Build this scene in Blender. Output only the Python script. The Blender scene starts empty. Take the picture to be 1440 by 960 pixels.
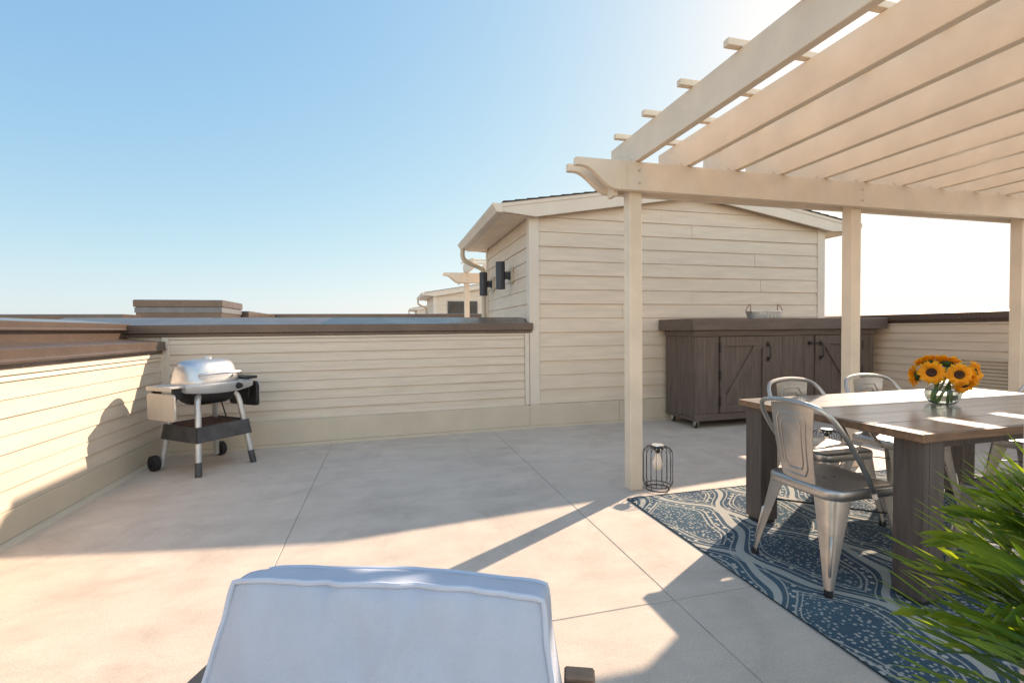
import bpy, bmesh, math, random
from mathutils import Vector, Matrix, noise
random.seed(7)
sc = bpy.context.scene
COL = sc.collection
rad = math.radians

# ------------------------------------------------------------------ helpers
def link(o, parent=None):
    COL.objects.link(o)
    if parent: o.parent = parent
    return o
def empty(name, loc=(0, 0, 0), rz=0.0):
    o = bpy.data.objects.new(name, None); o.empty_display_size = .1
    o.location = loc; o.rotation_euler = (0, 0, rz)
    return link(o)
def tag(o, label, cat, group=None, kind=None):
    o['label'] = label; o['category'] = cat
    if group: o['group'] = group
    if kind: o['kind'] = kind
    return o
def structure(o): o['kind'] = 'structure'; return o
def islands(bm, gap=.04):
    """groups of faces that lie apart from each other by more than gap"""
    bm.verts.ensure_lookup_table(); seen = set(); isl = []
    for v in bm.verts:
        if v.index in seen: continue
        st = [v]; seen.add(v.index); vs = []
        while st:
            a = st.pop(); vs.append(a)
            for e in a.link_edges:
                b = e.other_vert(a)
                if b.index not in seen: seen.add(b.index); st.append(b)
        lo = [min(q.co[i] for q in vs) for i in range(3)]; hi = [max(q.co[i] for q in vs) for i in range(3)]
        isl.append([vs, lo, hi])
        if len(isl) > 400: return None
    ch = True
    while ch:
        ch = False; out = []
        for it in isl:
            for o in out:
                if all(it[1][i] <= o[2][i]+gap and o[1][i] <= it[2][i]+gap for i in range(3)):
                    o[0] += it[0]; o[1] = [min(a, b) for a, b in zip(o[1], it[1])]; o[2] = [max(a, b) for a, b in zip(o[2], it[2])]; ch = True; break
            else: out.append(it)
        isl = out
    return isl
NOSPLIT = {'siding', 'front_siding', 'side_siding', 'rug_weave', 'foliage', 'sepals', 'petals', 'frond', 'fringe', 'deck_floor', 'drain_hole', 'vent_slats', 'cage', 'cover', 'piping', 'back_frame', 'castor_fork'}
def obj(name, bm, mat, parent=None, smooth=False, bevel=0.0, segs=1, angle=35, fix=True):
    if fix: bmesh.ops.recalc_face_normals(bm, faces=bm.faces)
    bm.verts.index_update()
    I = islands(bm) if parent is not None and name not in NOSPLIT else None
    if I and 1 < len(I) <= 12:
        first = None
        for vs, lo, hi in I:
            ids = {v.index for v in vs}; b2 = bm.copy(); b2.verts.ensure_lookup_table()
            bmesh.ops.delete(b2, geom=[v for v in b2.verts if v.index not in ids], context='VERTS')
            o = obj1(name, b2, mat, parent, smooth, bevel, segs, angle); first = first or o
        bm.free(); return first
    return obj1(name, bm, mat, parent, smooth, bevel, segs, angle)
def obj1(name, bm, mat, parent, smooth, bevel, segs, angle):
    me = bpy.data.meshes.new(name); bm.to_mesh(me); bm.free()
    mats = mat if isinstance(mat, (list, tuple)) else [mat]
    for m in mats: me.materials.append(m)
    o = bpy.data.objects.new(name, me); link(o, parent)
    if smooth:
        for p in me.polygons: p.use_smooth = True
        try: me.set_sharp_from_angle(angle=rad(angle))
        except Exception: pass
    if bevel:
        md = o.modifiers.new('edge', 'BEVEL'); md.width = bevel; md.segments = segs; md.limit_method = 'ANGLE'; md.angle_limit = rad(40)
        md.harden_normals = False
    return o
def copy_tree(o, parent=None):
    c = o.copy(); COL.objects.link(c)
    if parent: c.parent = parent
    for ch in list(o.children): copy_tree(ch, c)
    return c
def BM(): return bmesh.new()
def face(bm, vs, mi=0):
    try:
        f = bm.faces.new(vs); f.material_index = mi; return f
    except ValueError: return None
def box(bm, x0, x1, y0, y1, z0, z1, mi=0, M=None):
    P = [Vector((x, y, z)) for z in (z0, z1) for y in (y0, y1) for x in (x0, x1)]
    if M is not None: P = [M @ p for p in P]
    v = [bm.verts.new(p) for p in P]
    for idx in ((0, 2, 3, 1), (4, 5, 7, 6), (0, 1, 5, 4), (2, 6, 7, 3), (0, 4, 6, 2), (1, 3, 7, 5)):
        face(bm, [v[i] for i in idx], mi)
def bar(bm, a, b, w, h, up=(0, 0, 1), mi=0):
    a, b = Vector(a), Vector(b); d = (b - a); L = d.length; d.normalize(); up = Vector(up)
    s = d.cross(up); s.normalize(); u = s.cross(d)
    M = Matrix((( *(s[i] for i in ()),),)) if False else Matrix([[s[i], d[i], u[i], a[i]] for i in range(3)] + [[0, 0, 0, 1]])
    box(bm, -w/2, w/2, 0, L, -h/2, h/2, mi, M)
def prism(bm, pts, d, mi=0):
    """closed outline pts (3d) swept by vector d"""
    d = Vector(d); a = [bm.verts.new(Vector(p)) for p in pts]; b = [bm.verts.new(Vector(p) + d) for p in pts]
    n = len(pts)
    face(bm, a[::-1], mi); face(bm, b, mi)
    for i in range(n): face(bm, [a[i], a[(i+1) % n], b[(i+1) % n], b[i]], mi)
def loft(bm, loops, cap0=True, cap1=True, mi=0, closed=True):
    R = [[bm.verts.new(Vector(p)) for p in L] for L in loops]
    n = len(R[0])
    for r0, r1 in zip(R, R[1:]):
        for i in range(n if closed else n-1): face(bm, [r0[i], r0[(i+1) % n], r1[(i+1) % n], r1[i]], mi)
    if cap0: face(bm, R[0][::-1], mi)
    if cap1: face(bm, R[-1], mi)
    return R
def lathe(bm, prof, n=24, c=(0, 0, 0), cap0=False, cap1=False, mi=0):
    loops = [[(c[0] + r*math.cos(2*math.pi*i/n), c[1] + r*math.sin(2*math.pi*i/n), c[2] + z) for i in range(n)] for r, z in prof]
    return loft(bm, loops, cap0, cap1, mi)
def smoothpath(pts, k=6, closed=False):
    P = [Vector(p) for p in pts]; out = []; n = len(P)
    rng = n if closed else n-1
    for i in range(rng):
        p0 = P[(i-1) % n] if closed or i > 0 else P[0]; p1 = P[i]; p2 = P[(i+1) % n]; p3 = P[(i+2) % n] if closed or i+2 < n else P[-1]
        for j in range(k):
            t = j/k
            out.append(.5*((2*p1) + (p2-p0)*t + (2*p0-5*p1+4*p2-p3)*t*t + (3*p1-p0-3*p2+p3)*t**3))
    if not closed: out.append(P[-1])
    return out
def tube(bm, pts, r, n=8, closed=False, mi=0, flat=None):
    P = [Vector(p) for p in pts]; m = len(P); loops = []
    t0 = None; nrm = None
    for i in range(m):
        if closed: t = P[(i+1) % m] - P[(i-1) % m]
        else: t = P[min(i+1, m-1)] - P[max(i-1, 0)]
        t.normalize()
        if nrm is None:
            ref = Vector((0, 0, 1)) if abs(t.z) < .9 else Vector((1, 0, 0)); nrm = t.cross(ref).normalized()
        else:
            nrm = (nrm - t*nrm.dot(t)).normalized()
        b = t.cross(nrm); rr = r[i] if isinstance(r, (list, tuple)) else r
        loops.append([P[i] + rr*(math.cos(2*math.pi*k/n)*nrm + math.sin(2*math.pi*k/n)*b) for k in range(n)])
    if closed: loops.append(loops[0])
    R = [[bm.verts.new(p) for p in L] for L in (loops[:-1] if closed else loops)]
    if closed: R.append(R[0])
    for r0, r1 in zip(R, R[1:]):
        for i in range(n): face(bm, [r0[i], r0[(i+1) % n], r1[(i+1) % n], r1[i]], mi)
    if not closed: face(bm, R[0][::-1], mi); face(bm, R[-1], mi)
def rrect(w, d, r, z, n=5, cx=0, cy=0):
    r = min(r, w/2-1e-4, d/2-1e-4); out = []
    for (sx, sy, a0) in ((1, 1, 0), (-1, 1, 90), (-1, -1, 180), (1, -1, 270)):
        for i in range(n+1):
            a = rad(a0 + 90*i/n)
            out.append((cx + sx*(w/2-r) + r*math.cos(a), cy + sy*(d/2-r) + r*math.sin(a), z))
    return out

# ------------------------------------------------------------------ materials
def lin(c): return tuple(c) + (1,)
def material(name, col, rough=.5, metal=0.0, spec=.5, var=.12, scale=6.0, bump=0.0, bscale=60.0, stretch=(1, 1, 1), col2=None, coat=0.0, space='Object', rvar=0.1):
    m = bpy.data.materials.new(name); m.use_nodes = True; nt = m.node_tree; N = nt.nodes; L = nt.links
    b = N['Principled BSDF']; b.inputs['Roughness'].default_value = rough; b.inputs['Metallic'].default_value = metal
    b.inputs['Specular IOR Level'].default_value = spec
    if coat: b.inputs['Coat Weight'].default_value = coat; b.inputs['Coat Roughness'].default_value = .22
    tc = N.new('ShaderNodeTexCoord'); mp = N.new('ShaderNodeMapping'); mp.inputs['Scale'].default_value = stretch
    if space == 'World':
        g = N.new('ShaderNodeNewGeometry'); L.new(g.outputs['Position'], mp.inputs['Vector'])
    else: L.new(tc.outputs['Object'], mp.inputs['Vector'])
    n1 = N.new('ShaderNodeTexNoise'); n1.inputs['Scale'].default_value = scale; n1.inputs['Detail'].default_value = 5; n1.inputs['Roughness'].default_value = .6
    L.new(mp.outputs['Vector'], n1.inputs['Vector'])
    mx = N.new('ShaderNodeMix'); mx.data_type = 'RGBA'
    c2 = col2 or tuple(c*(1-2.2*var) for c in col); c1 = tuple(min(1, c*(1+var)) for c in col) if col2 is None else col
    mx.inputs['A'].default_value = lin(c1); mx.inputs['B'].default_value = lin(c2)
    rp = N.new('ShaderNodeMapRange'); rp.inputs['From Min'].default_value = .3; rp.inputs['From Max'].default_value = .72
    L.new(n1.outputs['Fac'], rp.inputs['Value']); L.new(rp.outputs['Result'], mx.inputs['Factor']); L.new(mx.outputs['Result'], b.inputs['Base Color'])
    if rvar:
        r2 = N.new('ShaderNodeMapRange'); r2.inputs['To Min'].default_value = max(.02, rough-rvar); r2.inputs['To Max'].default_value = min(1, rough+rvar)
        L.new(n1.outputs['Fac'], r2.inputs['Value']); L.new(r2.outputs['Result'], b.inputs['Roughness'])
    if bump:
        n2 = N.new('ShaderNodeTexNoise'); n2.inputs['Scale'].default_value = bscale; n2.inputs['Detail'].default_value = 4
        L.new(mp.outputs['Vector'], n2.inputs['Vector'])
        bp = N.new('ShaderNodeBump'); bp.inputs['Strength'].default_value = bump; bp.inputs['Distance'].default_value = .004
        L.new(n2.outputs['Fac'], bp.inputs['Height']); L.new(bp.outputs['Normal'], b.inputs['Normal'])
    return m
M = {}
M['siding'] = material('cream_siding', (.64, .535, .42), .5, var=.05, scale=2.2, bump=.18, bscale=14, stretch=(1, 1, 9), space='World')
M['siding_lap'] = material('vinyl_siding', (.63, .53, .42), .45, var=.05, scale=2.2, bump=.12, bscale=14, stretch=(1, 1, 9), space='World')
M['trim'] = material('tan_trim', (.56, .48, .37), .5, var=.04, scale=3, space='World')
M['trim_light'] = material('cream_trim', (.65, .57, .475), .45, var=.03, scale=3, space='World')
M['pergola'] = material('pergola_paint', (.74, .62, .48), .45, var=.05, scale=4, bump=.1, bscale=30, stretch=(1, 1, 1), space='World')
M['bronze'] = material('bronze_metal', (.112, .079, .062), .27, metal=.25, spec=.7, var=.1, scale=3, space='World')
M['shingle'] = material('asphalt_shingle', (.09, .085, .08), .95, var=.3, scale=40, bump=.6, bscale=120)
M['lampblack'] = material('dark_powder_coat', (.035, .042, .052), .5, var=.1, scale=8)
M['black'] = material('black_plastic', (.018, .018, .02), .45, var=.1)
M['rubber'] = material('black_rubber', (.02, .02, .021), .8, var=.15)
M['darkgrey'] = material('charcoal_paint', (.06, .06, .064), .5, var=.2, scale=9)
M['silver'] = material('silver_paint', (.56, .57, .58), .38, metal=.55, var=.08, scale=5)
M['lid'] = material('cast_aluminium_lid', (.60, .60, .60), .34, metal=.8, var=.1, scale=7)
M['tablegrey'] = material('stained_side_shelf', (.50, .46, .40), .55, col2=(.44, .40, .34), scale=9)
M['rust'] = material('rusty_drip_tray', (.10, .04, .025), .8, var=.3, scale=14)
M['cabinet'] = material('brown_stained_wood', (.112, .083, .070), .55, var=.16, scale=5, bump=.35, bscale=22, stretch=(6, 6, .6), space='World')
M['cabinet_h'] = material('brown_stained_counter', (.112, .083, .070), .5, var=.14, scale=5, bump=.3, bscale=22, stretch=(.6, 6, 6), space='World')
M['gap'] = material('dark_gap', (.02, .016, .014), .9, var=.1)
M['iron'] = material('black_iron', (.035, .034, .034), .45, metal=.4, var=.1)
M['galv'] = material('galvanised_steel', (.62, .66, .68), .38, metal=.85, var=.25, scale=45)
M['rope'] = material('brown_wire', (.22, .13, .07), .6)
M['tabletop'] = material('dark_plank_top', (.135, .118, .108), .33, spec=.8, coat=.75, var=.22, scale=5, bump=.08, bscale=24, stretch=(.5, 7, 7), space='World', rvar=.06)
M['tableedge'] = material('worn_brown_edge', (.21, .118, .065), .5, var=.2, scale=8, bump=.2, bscale=24, stretch=(.8, 4, 6), space='World')
M['tableleg'] = material('grey_brown_leg', (.095, .076, .068), .42, var=.16, scale=6, bump=.15, bscale=24, stretch=(7, 7, .6), space='World')
M['steel'] = material('brushed_gunmetal', (.47, .45, .425), .36, metal=.92, var=.1, scale=9, bump=.05, bscale=40, rvar=.08)
M['cushion'] = material('pale_grey_fabric', (.44, .47, .54), .9, var=.03, scale=12, bump=.35, bscale=420, rvar=.03)
M['piping'] = material('pale_grey_piping', (.50, .53, .60), .85, var=.03)
M['chairframe'] = material('brown_chair_frame', (.25, .16, .105), .5, var=.15, scale=6, bump=.1, bscale=24, stretch=(3, 3, 3))
M['terracotta'] = material('grey_planter', (.20, .19, .18), .7, var=.1)
M['soil'] = material('soil', (.035, .025, .018), .95, var=.3, scale=40, bump=.5)
M['roofing'] = material('flat_roofing', (.38, .36, .34), .85, var=.1, scale=1.5)
M['petal'] = material('sunflower_petal', (.86, .36, .006), .6, var=.18, scale=20)
M['disc'] = material('sunflower_centre', (.07, .03, .012), .9, var=.5, scale=90, bump=.8, bscale=300)
M['sepal'] = material('sunflower_sepal', (.05, .11, .02), .7, var=.2)
M['stem'] = material('flower_stem', (.20, .32, .07), .6, var=.2)
M['darkglass'] = material('window_glass', (.03, .035, .035), .08, spec=.8, var=.3, scale=3)
M['groundm'] = material('distant_town_ground', (.10, .11, .06), .95, var=.35, scale=.02, space='World')

def glass_mat(name, col, rough=0.0, ior=1.45):
    m = bpy.data.materials.new(name); m.use_nodes = True; b = m.node_tree.nodes['Principled BSDF']
    b.inputs['Base Color'].default_value = lin(col); b.inputs['Transmission Weight'].default_value = 1; b.inputs['Roughness'].default_value = rough; b.inputs['IOR'].default_value = ior
    return m
M['glass'] = glass_mat('clear_glass', (.97, .985, .98), 0, 1.33)
M['water'] = glass_mat('vase_water', (.90, .95, .86), 0, 1.2)

def leaf_mat(name, c_front, c_trans, tw=.45):
    m = bpy.data.materials.new(name); m.use_nodes = True; nt = m.node_tree; N = nt.nodes; L = nt.links
    b = N['Principled BSDF']; b.inputs['Roughness'].default_value = .38
    tc = N.new('ShaderNodeTexCoord'); n = N.new('ShaderNodeTexNoise'); n.inputs['Scale'].default_value = 9; n.inputs['Detail'].default_value = 3
    L.new(tc.outputs['Object'], n.inputs['Vector'])
    mx = N.new('ShaderNodeMix'); mx.data_type = 'RGBA'; mx.inputs['A'].default_value = lin(tuple(c*.6 for c in c_front)); mx.inputs['B'].default_value = lin(tuple(c*1.5 for c in c_front))
    L.new(n.outputs['Fac'], mx.inputs['Factor']); L.new(mx.outputs['Result'], b.inputs['Base Color'])
    t = N.new('ShaderNodeBsdfTranslucent'); t.inputs['Color'].default_value = lin(c_trans)
    ms = N.new('ShaderNodeMixShader'); ms.inputs['Fac'].default_value = tw
    L.new(b.outputs['BSDF'], ms.inputs[1]); L.new(t.outputs['BSDF'], ms.inputs[2]); L.new(ms.outputs['Shader'], N['Material Output'].inputs['Surface'])
    return m
M['bulb'] = leaf_mat('frosted_bulb', (.55, .53, .50), (.95, .92, .88), .5)
M['palm'] = leaf_mat('palm_leaflet', (.014, .060, .030), (.56, .70, .018), .37)
M['leaf'] = leaf_mat('green_leaf', (.04, .12, .02), (.15, .32, .03), .35)
M['petal'] = leaf_mat('sunflower_petal', (.92, .42, .008), (1.0, .60, .012), .5)
M['petal'].node_tree.nodes['Principled BSDF'].inputs['Roughness'].default_value = .6

def concrete():
    m = bpy.data.materials.new('deck_concrete'); m.use_nodes = True; nt = m.node_tree; N = nt.nodes; L = nt.links
    b = N['Principled BSDF']; b.inputs['Roughness'].default_value = .72; b.inputs['Specular IOR Level'].default_value = .35
    g = N.new('ShaderNodeNewGeometry')
    def nz(s, d=6, r=.6, dist=0):
        n = N.new('ShaderNodeTexNoise'); n.inputs['Scale'].default_value = s; n.inputs['Detail'].default_value = d; n.inputs['Roughness'].default_value = r; n.inputs['Distortion'].default_value = dist
        L.new(g.outputs['Position'], n.inputs['Vector']); return n
    big = nz(.75, 5, .6, .8); med = nz(5, 6, .7, .3); fine = nz(160, 3, .7); stain = nz(1.7, 7, .72, 1.5)
    def mix(a, b_, fac, lo, hi):
        r = N.new('ShaderNodeMapRange'); r.inputs['From Min'].default_value = lo; r.inputs['From Max'].default_value = hi; L.new(fac, r.inputs['Value'])
        x = N.new('ShaderNodeMix'); x.data_type = 'RGBA'
        for s, v in (('A', a), ('B', b_)):
            if isinstance(v, tuple): x.inputs[s].default_value = lin(v)
            else: L.new(v, x.inputs[s])
        L.new(r.outputs['Result'], x.inputs['Factor']); return x.outputs['Result']
    c = mix((.51, .425, .345), (.58, .49, .405), big.outputs['Fac'], .35, .65)
    c2 = mix((.43, .345, .275), (.62, .535, .445), med.outputs['Fac'], .3, .75)
    x = N.new('ShaderNodeMix'); x.data_type = 'RGBA'; x.inputs['Factor'].default_value = .3; L.new(c, x.inputs['A']); L.new(c2, x.inputs['B']); c = x.outputs['Result']
    f = mix((.74, .73, .72), (1.16, 1.16, 1.16), fine.outputs['Fac'], .3, .7)
    mm = N.new('ShaderNodeMix'); mm.data_type = 'RGBA'; mm.blend_type = 'MULTIPLY'; mm.inputs['Factor'].default_value = .8; L.new(c, mm.inputs['A']); L.new(f, mm.inputs['B'])
    s = mix((.90, .89, .89), (1.03, 1.03, 1.03), stain.outputs['Fac'], .33, .52)
    m3 = N.new('ShaderNodeMix'); m3.data_type = 'RGBA'; m3.blend_type = 'MULTIPLY'; m3.inputs['Factor'].default_value = 1; L.new(mm.outputs['Result'], m3.inputs['A']); L.new(s, m3.inputs['B'])
    # trowel streaks and scattered grime
    mp = N.new('ShaderNodeMapping'); mp.inputs['Scale'].default_value = (.8, 2.2, 1); mp.inputs['Rotation'].default_value = (0, 0, .12); L.new(g.outputs['Position'], mp.inputs['Vector'])
    st = N.new('ShaderNodeTexNoise'); st.inputs['Scale'].default_value = 2.6; st.inputs['Detail'].default_value = 6; st.inputs['Roughness'].default_value = .65; L.new(mp.outputs['Vector'], st.inputs['Vector'])
    k1 = mix((.92, .92, .92), (1.04, 1.04, 1.04), st.outputs['Fac'], .32, .62)
    gr_ = nz(11, 5, .75, .6); k2 = mix((1, 1, 1), (.80, .78, .75), gr_.outputs['Fac'], .66, .80)
    cur = m3.outputs['Result']
    for k_ in (k1, k2):
        mm2 = N.new('ShaderNodeMix'); mm2.data_type = 'RGBA'; mm2.blend_type = 'MULTIPLY'; mm2.inputs['Factor'].default_value = 1; L.new(cur, mm2.inputs['A']); L.new(k_, mm2.inputs['B']); cur = mm2.outputs['Result']
    L.new(cur, b.inputs['Base Color'])
    bp = N.new('ShaderNodeBump'); bp.inputs['Strength'].default_value = .25; bp.inputs['Distance'].default_value = .003; L.new(fine.outputs['Fac'], bp.inputs['Height']); L.new(bp.outputs['Normal'], b.inputs['Normal'])
    return m
M['concrete'] = concrete()

# ------------------------------------------------------------------ camera (level-ish wide lens, taken from the photo's vanishing points)
H = 1.2
yaw, pitch, roll = rad(14.845), rad(-1.401), rad(-.561)
f = Vector((math.sin(yaw)*math.cos(pitch), math.cos(yaw)*math.cos(pitch), math.sin(pitch)))
r_ = Vector((math.cos(yaw), -math.sin(yaw), 0)); u_ = r_.cross(f)
r2 = r_*math.cos(roll) + u_*math.sin(roll); u2 = -r_*math.sin(roll) + u_*math.cos(roll)
cd = bpy.data.cameras.new('camera'); cam = bpy.data.objects.new('camera', cd); COL.objects.link(cam)
cam.matrix_world = Matrix(((r2.x, u2.x, -f.x, 0), (r2.y, u2.y, -f.y, 0), (r2.z, u2.z, -f.z, H), (0, 0, 0, 1)))
cd.sensor_width = 36; cd.lens = 36*669.76/1440; cd.clip_end = 6000; cd.clip_start = .02
sc.camera = cam

# ------------------------------------------------------------------ light
EL, AZ = rad(32), rad(59)
w = bpy.data.worlds.new('World'); sc.world = w; w.use_nodes = True
nt = w.node_tree; bg = nt.nodes['Background']; sky = nt.nodes.new('ShaderNodeTexSky'); sky.sky_type = 'NISHITA'
sky.sun_disc = False; sky.sun_elevation = EL; sky.sun_rotation = AZ; sky.altitude = 50; sky.air_density = 1.0; sky.dust_density = .8; sky.ozone_density = 3.0
# soften the sky's huge range (a hazy evening sky is more even than the clear-air model)
def vm(op, a, b_):
    n = nt.nodes.new('ShaderNodeVectorMath'); n.operation = op
    for i, v in enumerate((a, b_)):
        if isinstance(v, tuple): n.inputs[i].default_value = v
        else: nt.links.new(v, n.inputs[i])
    return n.outputs[0]
skyc = vm('MULTIPLY', vm('DIVIDE', sky.outputs['Color'], vm('ADD', sky.outputs['Color'], (6, 3, 1.2))), (3.85, 2.8, 2.2))
# added fill light: unseen sky behind the viewer (towards -Y) brightened to lift shaded faces
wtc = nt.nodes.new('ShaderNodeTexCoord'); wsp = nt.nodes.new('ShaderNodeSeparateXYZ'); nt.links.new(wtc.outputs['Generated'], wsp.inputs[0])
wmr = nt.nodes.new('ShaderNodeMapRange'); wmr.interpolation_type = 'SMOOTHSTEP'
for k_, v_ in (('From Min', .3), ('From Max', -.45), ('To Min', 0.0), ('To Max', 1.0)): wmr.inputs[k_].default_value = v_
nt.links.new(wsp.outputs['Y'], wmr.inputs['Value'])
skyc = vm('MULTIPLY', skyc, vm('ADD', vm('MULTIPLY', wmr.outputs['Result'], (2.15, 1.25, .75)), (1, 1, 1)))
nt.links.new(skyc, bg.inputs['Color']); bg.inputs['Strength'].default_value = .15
sl = bpy.data.lights.new('sun', 'SUN'); sl.energy = 2.65; sl.angle = rad(.6); sl.color = (1, .80, .62)
so = bpy.data.objects.new('sun', sl); COL.objects.link(so)
tosun = Vector((math.sin(AZ)*math.cos(EL), math.cos(AZ)*math.cos(EL), math.sin(EL)))
so.rotation_euler = tosun.to_track_quat('Z', 'Y').to_euler(); so.location = (8, 6, 8)
vs = sc.view_settings; vs.view_transform = 'Standard'; vs.look = 'None'; vs.gamma = 1; vs.exposure = 1.75; vs.use_curve_mapping = False

# ------------------------------------------------------------------ setting: ground, deck
bm = BM(); S = 3000
face(bm, [bm.verts.new(p) for p in ((-S, -S, -10), (S, -S, -10), (S, S, -10), (-S, S, -10))])
structure(obj('ground', bm, M['groundm']))
XL, XR, YB = -2.14, 6.5, 5.55
bm = BM()
xs = [-3.2, -.572, 1.216, 3.0, 4.79, 7.2]; ys = [-3.5, -1.7, .05, 1.83, 5.9]
g = .0022
for xa, xb in zip(xs, xs[1:]):
    for ya, yb in zip(ys, ys[1:]): box(bm, xa+g, xb-g, ya+g, yb-g, -.12, 0)
structure(obj('deck_floor', bm, M['concrete'], bevel=.003))
bm = BM(); box(bm, -3.2, 7.2, -3.5, 5.9, -.3, -.0025)
structure(obj('deck_joint_filler', bm, material('joint_sealant', (.34, .295, .25), .8)))
bm = BM(); box(bm, -9, 10, 6.2, 60, -9.9, .25)
structure(obj('rowhouse_roofs', bm, M['roofing']))

# ------------------------------------------------------------------ walls
def siding(bm, L0, L1, z0, z1, course, out=.013, splits=True, limit=None, seed=0):
    """lap boards on a wall whose face is local y=0 looking to -y, running along local x"""
    rng = random.Random(seed); z = z0; k = 0
    while z < z1 - .01:
        zt = min(z + course, z1); a, b = L0, L1
        if limit: a, b = limit(zt)
        if b - a < .05: break
        cuts = [a]
        if splits and b - a > 2:
            c = a + rng.uniform(.25, .8)*(b-a)
            cuts.append(c)
        cuts.append(b)
        for i, (p, q) in enumerate(zip(cuts, cuts[1:])):
            e = .003 if (i + k) % 2 else 0.0
            pr = [(p, 0, z), (p, -out-e, z), (p, -out-e+.001, z+.006), (p, -.004-e, zt-.0035), (p, 0, zt-.0035)]
            q_ = q - (.003 if i < len(cuts)-1-1 else 0)
            prism(bm, pr, (q_-p, 0, 0))
        z = zt; k += 1

# back parapet: local frame x along the wall from its left corner, -y faces the deck
bw = empty('parapet_wall', (-2.12, 5.40, 0), math.atan2(5.55-5.38, 1.67+2.12)); BWL = 3.812
tag(bw, 'low cream sided parapet wall behind the grill with slate dark coping', 'wall', 'deck parapet walls')
bm = BM(); siding(bm, .06, BWL-.06, .285, 1.135, .1005, .014, splits=False); obj('siding', bm, M['siding_lap'], bw)
bm = BM(); box(bm, -.9, BWL, .002, .34, -.05, 1.24); obj('core', bm, M['trim'], bw)
bm = BM(); box(bm, -.02, BWL+.13, -.028, .0, .03, .275); box(bm, -.02, BWL-.02, -.016, .0, .2752, .285); obj('baseboard', bm, M['trim'], bw, bevel=.003)
bm = BM(); box(bm, .0, BWL, -.05, .0, -.02, .0292); obj('flashing', bm, M['darkflash'] if 'darkflash' in M else M['trim'], bw)
bm = BM(); box(bm, 0, .06, -.022, 0, .2855, 1.16); box(bm, BWL-.055, BWL+.0, -.02, 0, .2855, 1.16); box(bm, .061, BWL-.056, -.018, 0, 1.135, 1.16); obj('trim_channel', bm, M['trim_light'], bw, bevel=.002)
bm = BM()
prism(bm, [(-.95, -.03, 1.162), (-.95, -.03, 1.19), (-.95, -.055, 1.197), (-.95, -.055, 1.278), (-.95, .36, 1.362), (-.95, .36, 1.25), (-.95, .0, 1.25), (-.95, .0, 1.162)], (BWL+.95+.04, 0, 0))
obj('coping', bm, M['bronze'], bw, bevel=.003)

# left parapet: runs along Y, faces +X.  local x along -Y... use rotation 90deg: local -y -> +x
lw = empty('parapet_wall', (XL, -3.2, 0), rad(90)); LWL = 8.62
tag(lw, 'stepped parapet wall along the left with sunlit tan double coping', 'wall', 'deck parapet walls')
bm = BM(); siding(bm, .0, LWL-.05, .205, .965, .1035, .014, splits=False); obj('siding', bm, M['siding_lap'], lw)
bm = BM(); box(bm, 0, LWL, .002, .30, -.05, 1.0); obj('core', bm, M['trim'], lw)
bm = BM(); box(bm, 0, LWL, -.026, 0, .02, .185); box(bm, 0, LWL, -.018, 0, .1852, .204); obj('baseboard', bm, M['trim'], lw, bevel=.003)
bm = BM(); prism(bm, [(0, 0, -.01), (0, -.075, -.01), (0, -.07, .008), (0, -.03, .019), (0, 0, .019)], (LWL, 0, 0)); obj('flashing', bm, M['trim'], lw)
bm = BM(); box(bm, 0, LWL-.05, -.022, 0, .965, .997); box(bm, LWL-.05, LWL-.005, -.024, 0, .205, .997); obj('trim_channel', bm, M['trim_light'], lw, bevel=.002)
bm = BM()
prism(bm, [(0, -.02, .9975), (0, -.02, 1.034), (0, -.062, 1.034), (0, -.066, 1.048), (0, -.052, 1.056), (0, -.052, 1.118), (0, .27, 1.15), (0, .27, .9975)], (LWL, 0, 0)); obj('lower_coping', bm, M['bronze'], lw, bevel=.002)
bm = BM(); box(bm, 0, LWL, .2705, .62, -.05, 1.226); obj('upper_fascia', bm, M['bronze'], lw)
bm = BM()
prism(bm, [(0, .235, 1.2265), (0, .231, 1.24), (0, .243, 1.246), (0, .243, 1.292), (0, .66, 1.33), (0, .66, 1.2265)], (LWL, 0, 0)); obj('upper_coping', bm, M['bronze'], lw, bevel=.002)

# right parapet: faces -X
rw = empty('parapet_wall', (XR, 7.6, 0), rad(-90)); RWL = 10.8
tag(rw, 'shaded sided parapet wall on the right with louvred vent, beyond the dining table', 'wall', 'deck parapet walls')
bm = BM(); siding(bm, 0, RWL, .205, 1.215, .101, .014, splits=False); obj('siding', bm, M['siding_lap'], rw)
bm = BM(); box(bm, 0, RWL, .002, .3, -.05, 1.28); obj('core', bm, M['trim'], rw)
bm = BM(); box(bm, 0, RWL, -.026, 0, .02, .204); obj('baseboard', bm, M['trim'], rw, bevel=.003)
bm = BM(); box(bm, 0, RWL, -.02, 0, 1.2152, 1.235); obj('trim_channel', bm, M['trim_light'], rw)
bm = BM()
prism(bm, [(0, -.028, 1.236), (0, -.028, 1.268), (0, -.06, 1.268), (0, -.064, 1.285), (0, -.048, 1.292), (0, -.048, 1.35), (0, .32, 1.385), (0, .32, 1.25), (0, 0, 1.25), (0, 0, 1.236)], (RWL, 0, 0)); obj('coping', bm, M['bronze'], rw, bevel=.002)
vx = 7.6-3.78                                              # local x of the vent middle
bm = BM()
for a, b, c, d in ((-.26, .26, .80, .84), (-.26, .26, .47, .51), (-.26, -.22, .5102, .7998), (.22, .26, .5102, .7998)): box(bm, vx+a, vx+b, -.045, -.0, c, d)
v = obj('louver_vent', bm, M['trim'], rw, bevel=.003)
bm = BM()
for i in range(7):
    z = .525 + i*.04; prism(bm, [(vx-.22, -.040, z), (vx-.22, -.036, z-.004), (vx-.22, -.016, z+.014), (vx-.22, -.020, z+.018)], (.44, 0, 0))
obj('vent_slats', bm, M['trim'], v)
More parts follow.
